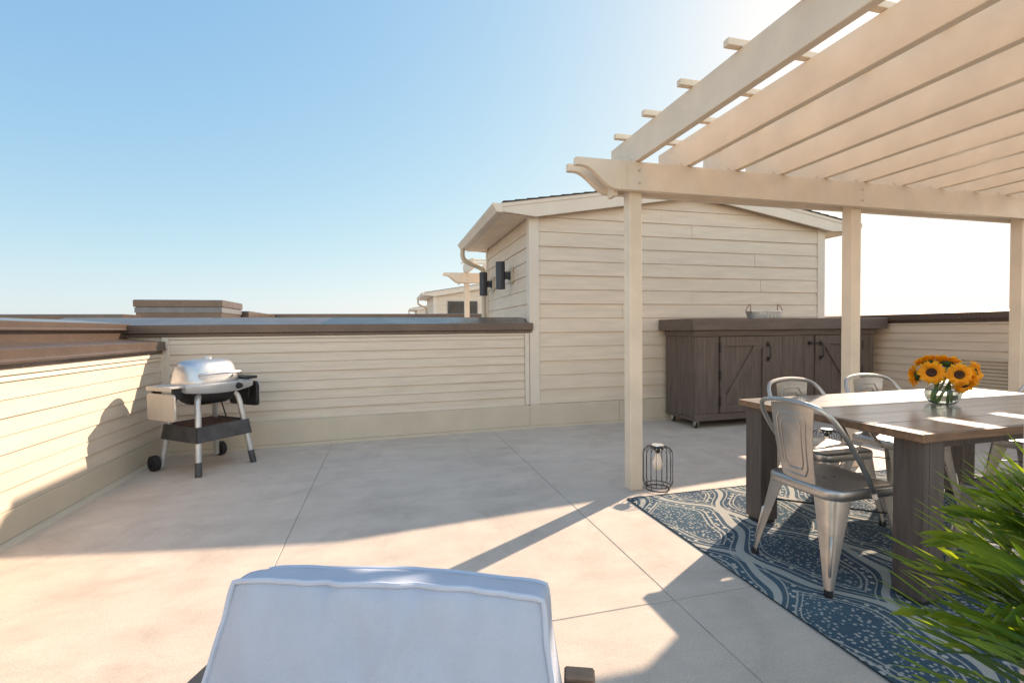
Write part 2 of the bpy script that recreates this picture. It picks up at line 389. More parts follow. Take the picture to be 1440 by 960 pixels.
bm = BM(); box(bm, vx-.22, vx+.22, -.003, -.001, .51, .80); obj('vent_opening', bm, M['gap'], v)

# ------------------------------------------------------------------ stair house
AX, AZt, SLOPE = 3.96, 3.115, .163
def stairhouse(base, label, depth=2.65, detail=True, window=False):
    """gabled stair house, origin = front left corner of its wall at deck level (x right, y back)"""
    W = 4.48; ax = W/2+.05
    rl = lambda x: AZt - SLOPE*abs(x-ax)
    h = empty('stair_house', base); tag(h, label, 'stair house', 'gabled stair houses on the roofs')
    bm = BM()
    prism(bm, [(.02, .02, -.02), (W-.02, .02, -.02), (W-.02, .02, rl(W)-.05), (ax, .02, AZt-.05), (.02, .02, rl(0)-.05)], (0, depth-.04, 0)); obj('wall_core', bm, M['siding'], h)
    z0 = .29
    lim = lambda zt: (max(.12, ax-(AZt-.03-zt)/SLOPE), min(W-.12, ax+(AZt-.03-zt)/SLOPE))
    bm = BM(); siding(bm, 0, 0, z0, 3.08, .1755, .016, True, lim, 5)
    bmesh.ops.translate(bm, verts=bm.verts, vec=(0, .02, 0)); obj('front_siding', bm, M['siding'], h)
    bm = BM(); siding(bm, -depth+.1, -.10, z0, 2.56, .1755, .016, False)
    bmesh.ops.rotate(bm, verts=bm.verts, cent=(0, 0, 0), matrix=Matrix.Rotation(rad(-90), 3, 'Z')); bmesh.ops.translate(bm, verts=bm.verts, vec=(.02, 0, 0)); obj('side_siding', bm, M['siding'], h)
    bm = BM()
    box(bm, -.006, .12, -.006, .11, .285, rl(0)-.1); box(bm, W-.12, W+.006, -.006, .11, .285, rl(W)-.1); box(bm, -.006, .12, depth-.11, depth+.006, -.02, rl(0)-.1)
    obj('corner_trim', bm, M['trim_light'], h, bevel=.003)
    bm = BM(); box(bm, -.01, W*.265, -.018, .02, .03, .284); box(bm, W*.265+.004, W+.01, -.020, .02, .03, .284); obj('baseboard', bm, M['trim'], h, bevel=.003)
    bm = BM(); box(bm, -.01, W+.01, -.03, .02, -.02, .0295); obj('flashing', bm, M['trim'], h)
    # roof: two shingled slabs, rake boards, eaves
    OV = .43; y0, y1 = -.10, depth+.12
    bm = BM()
    for s in (-1, 1):
        xe = ax + s*(W/2+OV+(.05 if s < 0 else -.05)*-1)
        ze = AZt - SLOPE*abs(xe-ax)
        # stepped courses so the verge shows shingle edges
        n = 18
        for i in range(n):
            xa, xb = ax+(xe-ax)*i/n, ax+(xe-ax)*(i+1)/n + s*.02
            za, zb = AZt-SLOPE*abs(xa-ax), AZt-SLOPE*abs(xb-ax)
            prism(bm, [(xa, y0-.02, za+.002), (xb, y0-.02, zb+.012), (xb, y0-.02, zb+.022), (xa, y0-.02, za+.012)], (0, y1-y0+.04, 0))
    obj('roof', bm, M['shingle'], h)
    bm = BM(); ends = []
    for s in (-1, 1):
        xe = ax + s*(W/2+OV-.03); ze = AZt-SLOPE*abs(xe-ax)
        for ya, yb in ((y0, y0+.03), (y1-.03, y1)):
            P = [(ax, ya, AZt), (xe, ya, ze), (xe, ya, ze-.10), (ax+s*(W/2-.01), ya, rl(0 if s < 0 else W)-.195), (ax, ya, AZt-.195)]
            prism(bm, P, (0, yb-ya, 0))
        # drip cap, slightly proud
        prism(bm, [(ax, y0-.008, AZt+.001), (xe, y0-.008, ze+.001), (xe, y0-.008, ze-.045), (ax, y0-.008, AZt-.045)], (0, .008, 0))
        ends.append((s, xe, ze))
    obj('rake_board', bm, M['trim_light'], h, bevel=.003)
    bm = BM(); bs = BM(); bg_ = BM()
    for s, xe, ze in ends:
        xw = 0 if s < 0 else W
        a, b = sorted((xe, xw+s*.0)); zs = ze-.10
        # eave return box in front, soffit under the eave
        prism(bm, [(a if s < 0 else xw-.12, y0+.031, zs), (xw+.12 if s < 0 else b, y0+.031, zs), (xw+.12 if s < 0 else b, y0+.031, zs+.12), (a if s < 0 else xw-.12, y0+.031, zs+.12)], (0, .05, 0))
        box(bs, a, b, y0+.082, y1-.04, zs-.008, zs+.0)
        box(bm, min(xe, xe-s*.025), max(xe, xe-s*.025), y0+.031, y1-.031, zs-.012, ze-.005)
        nb = int((y1-y0)/.11)
        for k in range(nb): box(bs, a+.03, b, y0+.085+k*.11, y0+.085+k*.11+.1, zs-.012, zs-.0085)
        # gutter, K profile
        prism(bg_, [(xe, y0-.01, ze-.004), (xe+s*.125, y0-.01, ze-.004), (xe+s*.125, y0-.01, ze-.03), (xe+s*.095, y0-.01, ze-.075), (xe+s*.075, y0-.01, ze-.11), (xe, y0-.01, ze-.11)], (0, y1-y0, 0))
    obj('eave_fascia', bm, M['trim_light'], h, bevel=.002); obj('soffit', bs, M['pergola'], h); obj('gutter', bg_, M['trim_light'], h, bevel=.004)
    s, xe, ze = ends[0]
    yd = depth-.02
    path = smoothpath([(xe-.06, yd, ze-.10), (xe-.06, yd, ze-.24), (xe+.02, yd, ze-.33), (xe+.26, yd, ze-.43), (-.06, yd, ze-.52), (-.055, yd, ze-.66)], 6) + [Vector((-.055, yd, .2))]
    bm = BM(); tube(bm, path, .04, 10); obj('downspout', bm, M['trim'], h, smooth=True)
    if window:
        bm = BM()
        for a, b, c, d in ((.55, 1.75, 2.30, 2.36), (.55, 1.75, 1.2, 1.26), (.55, .61, 1.2602, 2.2998), (1.69, 1.75, 1.2602, 2.2998)): box(bm, a, b, -.03, .02, c, d)
        wf = obj('window_frame', bm, M['darkgrey'], h)
        bm = BM(); box(bm, .61, 1.69, -.012, .02, 1.26, 2.30); obj('window_pane', bm, M['darkglass'], wf)
    return h
stairhouse((1.70, YB, 0), 'large cream sided stair house with gabled roof behind the brown cabinet', 2.55)
stairhouse((1.85, 19.0, 0), 'distant stair house with dark window left of the wall lamps', 3, window=True)
stairhouse((2.05, 32.0, 0), 'farthest small stair house roof at left of the distant group', 3)

# wall lamps on the stair house side
def wall_lamp(x, y, z, label):
    t = empty('wall_lamp', (x, y, z)); tag(t, label, 'wall lamp', 'cylinder lamps on the stair house')
    bm = BM(); lathe(bm, [(.05, -.18), (.062, -.187), (.064, -.187), (.064, .187), (.062, .187), (.05, .18)], 28, (-.155, 0, 0), True, True); obj('lamp_shade', bm, M['lampblack'], t, smooth=True)
    bm = BM(); box(bm, -.095, -.03, -.026, .026, -.05, .05); box(bm, -.03, -.012, -.045, .045, -.06, .06); obj('arm', bm, M['lampblack'], t, bevel=.004)
    bm = BM(); box(bm, -.0125, 0.004, -.085, .085, -.105, .105); box(bm, -.02, -.0127, -.065, .065, -.085, .085); obj('back_plate', bm, M['trim'], t, bevel=.004)
wall_lamp(1.70, 6.42, 1.95, 'dark cylinder wall lamp nearer the stair house corner')
wall_lamp(1.70, 7.60, 1.945, 'dark cylinder wall lamp beside the downspout, farther from the corner')

# ------------------------------------------------------------------ pergola
def ogee_board(bm, X0, X1, y0, y1, z0, z1):
    h = z1-z0
    prof = [(X0, z1), (X0, z1-.055)]
    for i in range(13):
        t = i/12; x = X0 + .05 + .27*t; s = .5-.5*math.cos(math.pi*t); prof.append((x, z1-.055-(h-.055)*s))
    prof += [(X1-.01, z0), (X1, z0+.01), (X1, z1)]
    prism(bm, [(x, y0, z) for x, z in prof], (0, y1-y0, 0))
def pergola(base, label, bays=3, length=4.6, near=True, nraf=11):
    p = empty('pergola', base); tag(p, label, 'pergola', 'tan pergolas on the roof decks')
    # origin at the left far post's near left corner
    post_x = [0, 2.069, 4.138][:bays]
    rows = [0.0] + ([-2.325] if near else [])
    for yr in rows:
        for x in post_x:
            bm = BM(); box(bm, x, x+.098, yr, yr+.095, .0, 2.40); obj('post', bm, M['pergola'], p, bevel=.004)
        for (a, b) in ((-.047, -.003), (.098, .142)):
            bm = BM(); ogee_board(bm, -.44, length, yr+a, yr+b, 2.195, 2.40); obj('beam', bm, M['pergola'], p, bevel=.003)
        for x in post_x:
            for zz in (2.25, 2.34):
                bm = BM(); lathe(bm, [(.012, 0), (.012, .004), (.007, .008)], 10, (0, 0, 0), True, True); bmesh.ops.transform(bm, verts=bm.verts, matrix=Matrix.Translation((x+.05, yr-.0472, zz)) @ Matrix.Rotation(rad(90), 4, 'X')); obj('bolt', bm, M['trim'], p)
        bm = BM(); box(bm, -.085, -.055, yr-.053, yr-.0475, 2.195, 2.40); box(bm, -.13, -.10, yr-.0028, yr+.0975, 2.16, 2.28); obj('beam_spacer', bm, M['pergola'], p)
    yn = (rows[-1] - .55) if near else -.7
    for k in range(nraf):
        x0 = .023+.4233*k; x1 = x0+.05; bm = BM()
        prism(bm, [(x0, yn, 2.403), (x0, .20, 2.403), (x0, .34, 2.50), (x0, .34, 2.612), (x0, yn, 2.612)], (x1-x0, 0, 0))
        o = obj('rafter', bm, M['pergola'], p, bevel=.003)
        bm = BM(); box(bm, x0-.018, x0-.001, .02, .06, 2.402, 2.44); obj('rafter_clip', bm, M['pergola'], o)
    y = .116
    while y > yn+.1:
        bm = BM(); box(bm, -.058, length-.1, y-.02, y+.02, 2.614, 2.65); obj('purlin', bm, M['pergola'], p, bevel=.002); y -= .4
    return p
pergola((1.735, 3.155, 0), 'big tan pergola shading the dining table, rafters at upper right')
pergola((1.62, 9.95, 0), 'distant pergola glimpsed beside the downspout of the stair house', 2, 3.0, False, 6)

# ------------------------------------------------------------------ neighbours' roofs
def parapet_block(name, x0, x1, y0, y1, zt, label, zb=0.0, step=True):
    t = empty(name, ((x0+x1)/2, y0, zb)); cx = (x0+x1)/2
    tag(t, label, 'parapet')
    bm = BM(); box(bm, x0-cx+.03, x1-cx-.03, .03, y1-y0-.03, 0, zt-zb-.1); obj('wall', bm, M['siding_lap' if not step else 'bronze'], t)
    bm = BM(); prism(bm, [(x0-cx, 0, zt-zb-.13), (x0-cx, 0, zt-zb-.012), (x0-cx, .04, zt-zb), (x0-cx, y1-y0-.04, zt-zb), (x0-cx, y1-y0, zt-zb-.012), (x0-cx, y1-y0, zt-zb-.13)], (x1-x0, 0, 0)); obj('coping', bm, M['bronze'], t, bevel=.004)
    if step:
        bm = BM(); box(bm, x0-cx-.0+.015, x1-cx-.015, .015, y1-y0-.015, zt-zb-.235, zt-zb-.14); obj('fascia', bm, M['lampslate'], t)
    return t
M['lampslate'] = material('slate_metal', (.17, .17, .18), .4, metal=.2, var=.06, space='World')
parapet_block('roof_parapet', -4.37, -2.94, 10.0, 11.3, 1.81, 'raised brown parapet corner on the neighbouring roof above the grill', .2)
parapet_block('roof_parapet', -3.15, -2.85, 11.4, 14.0, 1.66, 'pale low coping running away right of the raised brown parapet', .2, False)
parapet_block('roof_parapet', -3.1, 6.5, 14.0, 14.35, 1.69, 'long thin dark coping on the neighbouring roof behind the wall', .2, False)
parapet_block('roof_parapet', -5.9, -3.9, 8.6, 9.2, 1.50, 'low pale neighbouring coping left of the raised brown parapet', .2, False)

# ------------------------------------------------------------------ grill
gr = empty('gas_grill', (-1.567, 4.84, 0), rad(50)); tag(gr, 'silver lidded gas grill on four legs in the left corner', 'grill')
bm = BM(); lo = []
for w_, d_, z in ((.50, .40, .752), (.505, .405, .775), (.49, .39, .80), (.47, .372, .85), (.438, .342, .905), (.40, .305, .938), (.34, .25, .956), (.22, .15, .966), (.10, .07, .969)): lo.append(rrect(w_, d_, .13*d_/.4+.03, z, 7, 0, .01))
loft(bm, lo, True, True); gl = obj('lid', bm, M['lid'], gr, smooth=True, angle=60)
bm = BM(); tube(bm, smoothpath([(-.17, -.185, .84), (-.165, -.235, .845), (-.1, -.25, .85), (0, -.255, .852), (.1, -.25, .85), (.165, -.235, .845), (.17, -.185, .84)], 5), .013, 10); obj('lid_handle', bm, M['silver'], gl, smooth=True)
bm = BM(); lathe(bm, [(.035, 0), (.035, .018), (.02, .024)], 16, (0.02, .01, .966), True, True); obj('thermometer', bm, M['silver'], gl, smooth=True)
bm = BM(); loft(bm, [rrect(.30, .22, .08, .575), rrect(.36, .28, .09, .60), rrect(.44, .35, .1, .66), rrect(.48, .385, .11, .75)], True, True); obj('cookbox', bm, M['black'], gr, smooth=True, angle=50)
bm = BM(); P = []
for i in range(13):
    t = -1+i/6; P.append((t*.30, -.20-.06*(1-t*t), .70-.022*(1-t*t)))
top = [(x, y-.012, .752+.004) for x, y, z in P]
ctrl = [[(x, y, z), (x, y-.015, z+.02), (x, y-.012, .757), (x, y+.06, .765), (x, y+.06, z+.01)] for x, y, z in P]
loft(bm, ctrl, True, True); cp = obj('control_panel', bm, M['silver'], gr, smooth=True, angle=40)
bm = BM(); Mk = Matrix.Translation((.12, -.268, .725)) @ Matrix.Rotation(rad(90), 4, 'X')
lathe(bm, [(.03, 0), (.028, .012), (.022, .03)], 20, (0, 0, 0), True, True); bmesh.ops.transform(bm, verts=bm.verts, matrix=Mk); obj('knob', bm, M['black'], cp, smooth=True)
bm = BM(); lathe(bm, [(.043, 0), (.041, .006)], 24, (0, 0, 0), True, True); bmesh.ops.transform(bm, verts=bm.verts, matrix=Matrix.Translation((.12, -.2625, .725)) @ Matrix.Rotation(rad(90), 4, 'X')); obj('knob_ring', bm, M['silver'], cp, smooth=True)
legs = []
for sx in (-1, 1):
    for sy in (-1, 1):
        bot = Vector((sx*.25, sy*.265, .0)); mid = Vector((sx*.195, sy*.19, .50)); tp = Vector((sx*.18, sy*.165, .62)); ti = Vector((sx*.14, sy*.13, .70))
        cut = .115 if sy < 0 else .03
        k = cut/.5; b2 = bot.lerp(mid, k)
        bm = BM(); tube(bm, smoothpath([b2, bot.lerp(mid, .6), mid, tp, ti], 5), .024, 12); lg = obj('leg', bm, M['silver'], gr, smooth=True)
        if sy < 0:
            bm = BM(); tube(bm, [bot, b2+ (mid-b2)*.001], .0268, 12); obj('foot', bm, M['darkgrey'], lg, smooth=True)
        else:
            bm = BM(); Mw = Matrix.Translation((sx*.295, sy*.275, .068)) @ Matrix.Rotation(rad(90), 4, 'Y')
            lathe(bm, [(.012, -.026), (.045, -.02), (.05, -.026), (.066, -.022), (.068, 0), (.066, .022), (.05, .026), (.045, .02), (.012, .026)], 28, (0, 0, 0), True, True); bmesh.ops.transform(bm, verts=bm.verts, matrix=Mw)
            wh = obj('wheel', bm, M['rubber'], gr, smooth=True, angle=40)
            bm = BM(); Ma = Matrix.Translation((sx*.295, sy*.275, .068)) @ Matrix.Rotation(rad(90), 4, 'Y'); lathe(bm, [(.014, -.04), (.014, .04)], 12, (0, 0, 0), True, True)
            for q in range(6):
                a = q*math.pi/3; box(bm, -.004, .004, .012, .046, -.024, .024, 0, Matrix.Rotation(a, 4, 'Z'))
            bmesh.ops.transform(bm, verts=bm.verts, matrix=Ma); obj('hub', bm, M['black'], wh)
bm = BM()
lp = lambda sx, sy, z: Vector((sx*.25, sy*.265, 0)).lerp(Vector((sx*.195, sy*.19, .5)), z/.5)
z0, z1, e = .275, .405, .03
for (a, b) in (((-1, -1), (1, -1)), ((1, 1), (-1, 1)), ((-1, 1), (-1, -1)), ((1, -1), (1, 1))):
    A0, A1, B0, B1 = lp(*a, z0), lp(*a, z1), lp(*b, z0), lp(*b, z1)
    out = ((A0+B0)/2); out.z = 0; out.normalize(); o_ = out*e; i_ = out*(e-.006); d = (B0-A0).normalized()*.03
    loft(bm, [[A0+o_-d, A1+o_-d, A1+i_-d, A0+i_-d], [B0+o_+d, B1+o_+d, B1+i_+d, B0+i_+d]])
obj('frame_belt', bm, M['darkgrey'], gr)
bm = BM(); box(bm, -.19, .19, -.2, .2, .392, .400); obj('bottom_tray', bm, M['rust'], gr)
# folded side shelves
bm = BM(); box(bm, -.395, -.245, -.17, .17, .742, .757); box(bm, -.40, -.39, -.17, .17, .72, .757); obj('hinge_rail', bm, M['tablegrey'], gr, bevel=.004)
bm = BM(); loft(bm, [[(x, y, z) for (y, z, x_) in [(a, b, 0) for a, b, _ in rrect(.38, .225, .03, 0, 4, 0, .585)]] for x in (-.385, -.365)], True, True); sh = obj('side_shelf', bm, M['tablegrey'], gr, bevel=.004); sh['label'] = 'stained beige folded side shelf'
bm = BM(); box(bm, -.37, -.30, -.15, -.13, .66, .742); box(bm, -.37, -.30, .13, .15, .66, .742); obj('shelf_bracket', bm, M['black'], gr)
bm = BM(); box(bm, .245, .375, -.18, .18, .765, .79); obj('hinge_rail', bm, M['black'], gr, bevel=.006)
bm = BM(); loft(bm, [[(x, y, z) for y, z, _ in rrect(.40, .23, .035, 0, 4, 0, .62)] for x in (.345, .372)], True, True); sh2 = obj('side_shelf', bm, [M['black']], gr, bevel=.004)
bm = BM(); loft(bm, [[(x, y, z) for y, z, _ in rrect(.405, .235, .037, 0, 4, 0, .62)] for x in (.3725, .379)], True, True); obj('shelf_face', bm, M['silver'], sh2)
bm = BM(); tube(bm, [(.12, -.1, .40), (.2, .1, .55), (.15, .15, .6)], .006, 6); tube(bm, smoothpath([(.34, -.1, .75), (.335, -.11, .66), (.33, -.1, .58)], 4), .008, 6); obj('gas_hose', bm, M['black'], gr)

# ------------------------------------------------------------------ bar cabinet
CX0, CX1, CY0, CY1 = 3.53, 6.27, 4.885, 5.49
cb = empty('storage_cabinet', ((CX0+CX1)/2, CY0, 0)); tag(cb, 'long dark brown wooden bar cabinet with barn doors on castors', 'cabinet')
def cobj(name, bm, mat, parent=cb, **k):
    if parent is cb: bmesh.ops.translate(bm, verts=bm.verts, vec=(-(CX0+CX1)/2, -CY0, 0))
    else: bmesh.ops.translate(bm, verts=bm.verts, vec=(-(CX0+CX1)/2, -CY0, 0))
    return obj(name, bm, mat, parent, **k)
bm = BM(); box(bm, CX0+.022, CX1-.022, CY0+.022, CY1, .10, 1.155); cobj('carcass', bm, M['gap'])
bm = BM()
def boards(bm, a, b, n, fixed, axis, z0, z1, th=.02, gap=.005):
    for i in range(n):
        p, q = a+(b-a)*i/n + gap/2, a+(b-a)*(i+1)/n - gap/2
        if axis == 'x': box(bm, p, q, fixed, fixed+th, z0, z1)
        else: box(bm, fixed, fixed+th, p, q, z0, z1)
boards(bm, CX0, 3.865, 2, CY0, 'x', .175, 1.095); boards(bm, 4.635, 5.285, 4, CY0, 'x', .175, 1.095); boards(bm, 6.06, CX1, 1, CY0, 'x', .175, 1.095)
cobj('front_boards', bm, M['cabinet'], bevel=.002)
bm = BM(); boards(bm, CY0+.021, CY1, 5, CX0, 'y', .13, 1.10); boards(bm, CY0+.021, CY1, 5, CX1-.02, 'y', .13, 1.10); cobj('side_boards', bm, M['cabinet'], bevel=.002)
bm = BM(); box(bm, CX0-.002, CX1+.002, CY0-.004, CY0+.02, .09, .172); box(bm, CX0-.004, CX0+.02, CY0+.0205, CY1, .09, .128); box(bm, CX1-.02, CX1+.004, CY0+.0205, CY1, .09, .128); box(bm, CX0+.021, CX1-.021, CY0+.021, CY1, .092, .12); cobj('base_rail', bm, M['cabinet_h'], bevel=.003)
bm = BM(); box(bm, CX0-.012, CX1+.012, CY0-.012, CY0+.02, 1.098, 1.172); box(bm, CX0-.014, CX0+.02, CY0+.0205, CY1, 1.103, 1.172); box(bm, CX1-.02, CX1+.014, CY0+.0205, CY1, 1.103, 1.172); cobj('top_rail', bm, M['cabinet_h'], bevel=.003)
bm = BM(); box(bm, CX0-.075, CX1+.15, CY0-.07, CY0-.045, 1.172, 1.312); box(bm, CX0-.08, CX0-.055, CY0-.0445, CY1+.04, 1.172, 1.312); box(bm, CX1+.125, CX1+.15, CY0-.0445, CY1+.04, 1.172, 1.312)
box(bm, CX0-.0545, CX1+.1245, CY0-.0445, CY1+.04, 1.174, 1.306); cobj('countertop', bm, M['cabinet_h'], bevel=.003)
def door(x0, x1, left_hinge):
    z0, z1 = .178, 1.092; y = CY0
    st = .085; wide = .15
    bm = BM(); box(bm, x0, x1, y+.002, y+.02, z0, z1)
    a, b = (x0+st, x1-wide) if left_hinge else (x0+wide, x1-st)
    d = cobj('door', bm, M['cabinet'])
    bm = BM(); box(bm, x0, a, y-.018, y+.001, z0, z1); box(bm, b, x1, y-.018, y+.001, z0, z1); box(bm, a+.001, b-.001, y-.018, y+.001, z1-.115, z1); box(bm, a+.001, b-.001, y-.018, y+.001, z0, z0+.09)
    za, zb = z0+.0905, z1-.1155; w2 = .12
    P = [(a+.001, za), (a+.001+.02, za), (b-.001, zb-.02), (b-.001, zb), (b-w2, zb), (a+.001, za+.11)] if left_hinge else [(b-.001, za), (b-.02, za), (a+.001, zb-.02), (a+.001, zb), (a+w2, zb), (b-.001, za+.11)]
    prism(bm, [(x, y-.016, z) for x, z in P], (0, .0165, 0)); cobj('door_frame', bm, M['cabinet'], d, bevel=.002)
    hx = (x1-.075) if left_hinge else (x0+.075)
    bm = BM(); tube(bm, smoothpath([(hx, y-.02, .99), (hx, y-.055, .975), (hx, y-.062, .90), (hx, y-.055, .825), (hx, y-.02, .81)], 5), .0085, 8)
    box(bm, hx-.02, hx+.02, y-.024, y-.0182, .965, 1.02); box(bm, hx-.02, hx+.02, y-.024, y-.0182, .78, .835); cobj('handle', bm, M['iron'], d, smooth=True, angle=40)
    hh = x0-.01 if left_hinge else x1-.01
    for zc in (.32, .63, .96):
        bm = BM(); box(bm, hh, hh+.02, y-.021, y-.0185+.018, zc-.06, zc+.06); cobj('hinge', bm, M['iron'], d)
door(3.872, 4.63, True); door(5.29, 6.055, False)
bm = BM(); box(bm, 5.20, 5.33, CY0-.028, CY0-.019, .985, 1.005); box(bm, 5.19, 5.22, CY0-.03, CY0-.0005, .975, 1.015); cobj('latch', bm, M['iron'])
for x in (CX0+.05, CX1-.05):
    for y in (CY0+.05, CY1-.1):
        bm = BM(); Mw = Matrix.Translation((x, y, .034)) @ Matrix.Rotation(rad(90), 4, 'Y') @ Matrix.Rotation(.4, 4, 'X')
        lathe(bm, [(.012, -.014), (.032, -.013), (.034, 0), (.032, .013), (.012, .014)], 20, (0, 0, 0), True, True); bmesh.ops.transform(bm, verts=bm.verts, matrix=Mw); w1 = cobj('castor', bm, M['rubber'], smooth=True)
        bm = BM(); box(bm, x-.024, x-.018, y-.02, y+.02, .03, .088); box(bm, x+.018, x+.024, y-.02, y+.02, .03, .088); box(bm, x-.03, x+.03, y-.03, y+.03, .0845, .0915); cobj('castor_fork', bm, M['galv'], w1)

# galvanised tray on the cabinet
tr = empty('metal_tray', (4.64, 5.02, 1.306)); tag(tr, 'small mottled galvanised tray with two wire handles on the cabinet', 'tray')
bm = BM(); sc_ = lambda L, kx, ky: [(x*kx, y*ky, z) for x, y, z in L]
ring = lambda r, z: [(1.25*r*math.cos(2*math.pi*i/32), .85*r*math.sin(2*math.pi*i/32), z) for i in range(32)]
loft(bm, [ring(.175, .0), ring(.19, .09), ring(.196, .092), ring(.196, .098), ring(.186, .098), ring(.172, .008)], True, True); obj('basin', bm, M['galv'], tr, smooth=True, angle=40)
for s in (-1, 1):
    bm = BM(); tube(bm, smoothpath([(s*.235, -.04, .07), (s*.24, -.04, .11), (s*.225, -.02, .16), (s*.215, 0, .185), (s*.225, .02, .16), (s*.24, .04, .11), (s*.235, .04, .07)], 4), .005, 6); obj('handle', bm, M['rope'], tr, smooth=True)

# ------------------------------------------------------------------ rug
def rug_mat():
    m = bpy.data.materials.new('patterned_rug'); m.use_nodes = True; nt = m.node_tree; N = nt.nodes; L = nt.links
    b = N['Principled BSDF']; b.inputs['Roughness'].default_value = .95; b.inputs['Specular IOR Level'].default_value = .15; b.inputs['Sheen Weight'].default_value = .2; b.inputs['Sheen Roughness'].default_value = .35; b.inputs['Sheen Tint'].default_value = (1, .97, .88, 1)
    tc = N.new('ShaderNodeTexCoord'); sp = N.new('ShaderNodeSeparateXYZ'); L.new(tc.outputs['Object'], sp.inputs[0])
    X, Y = sp.outputs['X'], sp.outputs['Y']
    def mth(op, a, b_=None, c=None):
        n = N.new('ShaderNodeMath'); n.operation = op
        for i, v in enumerate((a, b_, c)):
            if v is None: continue
            if isinstance(v, (int, float)): n.inputs[i].default_value = v
            else: L.new(v, n.inputs[i])
        return n.outputs[0]
    P = .62                                        # ogee lattice period
    dn = N.new('ShaderNodeTexNoise'); dn.inputs['Scale'].default_value = 3.0; dn.inputs['Detail'].default_value = 1; L.new(tc.outputs['Object'], dn.inputs['Vector'])
    X = mth('ADD', X, mth('MULTIPLY', mth('SUBTRACT', dn.outputs['Fac'], .5), .11))
    ky = 2*math.pi/1.15
    wob = mth('ADD', mth('MULTIPLY', mth('SINE', mth('MULTIPLY', Y, ky)), .14), mth('MULTIPLY', mth('SINE', mth('ADD', mth('MULTIPLY', Y, ky*3), 1.0)), .026))
    def band(sign, w):
        s = mth('ADD', X, mth('MULTIPLY', wob, sign))
        if sign < 0: s = mth('ADD', s, P/2*1.0)
        fr = mth('ABSOLUTE', mth('SUBTRACT', mth('FRACT', mth('DIVIDE', s, P)), .5))   # 0 at the band centre
        return mth('LESS_THAN', fr, w), fr
    b1, f1 = band(1, .042); b2, f2 = band(-1, .036)
    bands = mth('MAXIMUM', b1, b2)
    def line(f, a, b_): return mth('MULTIPLY', mth('GREATER_THAN', f, a), mth('LESS_THAN', f, b_))
    edge = mth('MAXIMUM', line(f1, .085, .10), line(f2, .08, .095))
    v = N.new('ShaderNodeTexVoronoi'); v.inputs['Scale'].default_value = 44; v.inputs['Randomness'].default_value = .8; L.new(tc.outputs['Object'], v.inputs['Vector'])
    dots = mth('LESS_THAN', v.outputs['Distance'], .30)
    med = mth('MINIMUM', f1, f2)
    cells = mth('MAXIMUM', line(med, .165, .185), line(med, .215, .228))
    core = mth('GREATER_THAN', med, .235)
    v2 = N.new('ShaderNodeTexVoronoi'); v2.inputs['Scale'].default_value = 24; v2.inputs['Randomness'].default_value = .5; L.new(tc.outputs['Object'], v2.inputs['Vector'])
    dots2 = mth('MULTIPLY', line(med, .10, .165), mth('LESS_THAN', v2.outputs['Distance'], .27))
    # weave
    wv = N.new('ShaderNodeTexWave'); wv.inputs['Scale'].default_value = 95; wv.bands_direction = 'Y'; L.new(tc.outputs['Object'], wv.inputs['Vector'])
    wx = N.new('ShaderNodeTexWave'); wx.inputs['Scale'].default_value = 70; wx.bands_direction = 'X'; L.new(tc.outputs['Object'], wx.inputs['Vector'])
    nz = N.new('ShaderNodeTexNoise'); nz.inputs['Scale'].default_value = 150; nz.inputs['Detail'].default_value = 2; L.new(tc.outputs['Object'], nz.inputs['Vector'])
    brk = mth('GREATER_THAN', mth('ADD', wv.outputs['Fac'], mth('MULTIPLY', nz.outputs['Fac'], .6)), .42)
    fieldlight = mth('MULTIPLY', mth('MULTIPLY', dots, mth('GREATER_THAN', med, .185)), mth('LESS_THAN', med, .6))
    pale = mth('MAXIMUM', mth('MAXIMUM', mth('MULTIPLY', mth('MAXIMUM', edge, cells), brk), dots2), mth('MULTIPLY', fieldlight, .75))
    pale = mth('MAXIMUM', pale, mth('MULTIPLY', bands, mth('ADD', .55, mth('MULTIPLY', brk, .4))))
    big = N.new('ShaderNodeTexNoise'); big.inputs['Scale'].default_value = 1.3; L.new(tc.outputs['Object'], big.inputs['Vector'])
    navy = N.new('ShaderNodeMix'); navy.data_type = 'RGBA'; navy.inputs['A'].default_value = (.012, .035, .075, 1); navy.inputs['B'].default_value = (.035, .085, .115, 1)
    mr = N.new('ShaderNodeMapRange'); mr.inputs['From Min'].default_value = .35; mr.inputs['From Max'].default_value = .65; L.new(big.outputs['Fac'], mr.inputs['Value']); L.new(mr.outputs['Result'], navy.inputs['Factor'])
    sp_ = mth('MULTIPLY', mth('GREATER_THAN', nz.outputs['Fac'], .58), .35)
    c1 = N.new('ShaderNodeMix'); c1.data_type = 'RGBA'; c1.inputs['B'].default_value = (.10, .17, .19, 1); L.new(sp_, c1.inputs['Factor']); L.new(navy.outputs['Result'], c1.inputs['A'])
    c2 = N.new('ShaderNodeMix'); c2.data_type = 'RGBA'; c2.inputs['B'].default_value = (.47, .445, .38, 1); L.new(pale, c2.inputs['Factor']); L.new(c1.outputs['Result'], c2.inputs['A'])
    L.new(c2.outputs['Result'], b.inputs['Base Color'])
    h = mth('ADD', mth('MULTIPLY', pale, .6), mth('MULTIPLY', mth('ADD', wv.outputs['Fac'], wx.outputs['Fac']), .4))
    bp = N.new('ShaderNodeBump'); bp.inputs['Strength'].default_value = .6; bp.inputs['Distance'].default_value = .003; L.new(h, bp.inputs['Height']); L.new(bp.outputs['Normal'], b.inputs['Normal'])
    return m
rg = empty('outdoor_rug', (1.625, .55, 0)); tag(rg, 'navy and cream patterned outdoor rug under the dining table', 'rug')
bm = BM(); nx, ny = 40, 40; RW_, RH_ = 2.95, 2.45
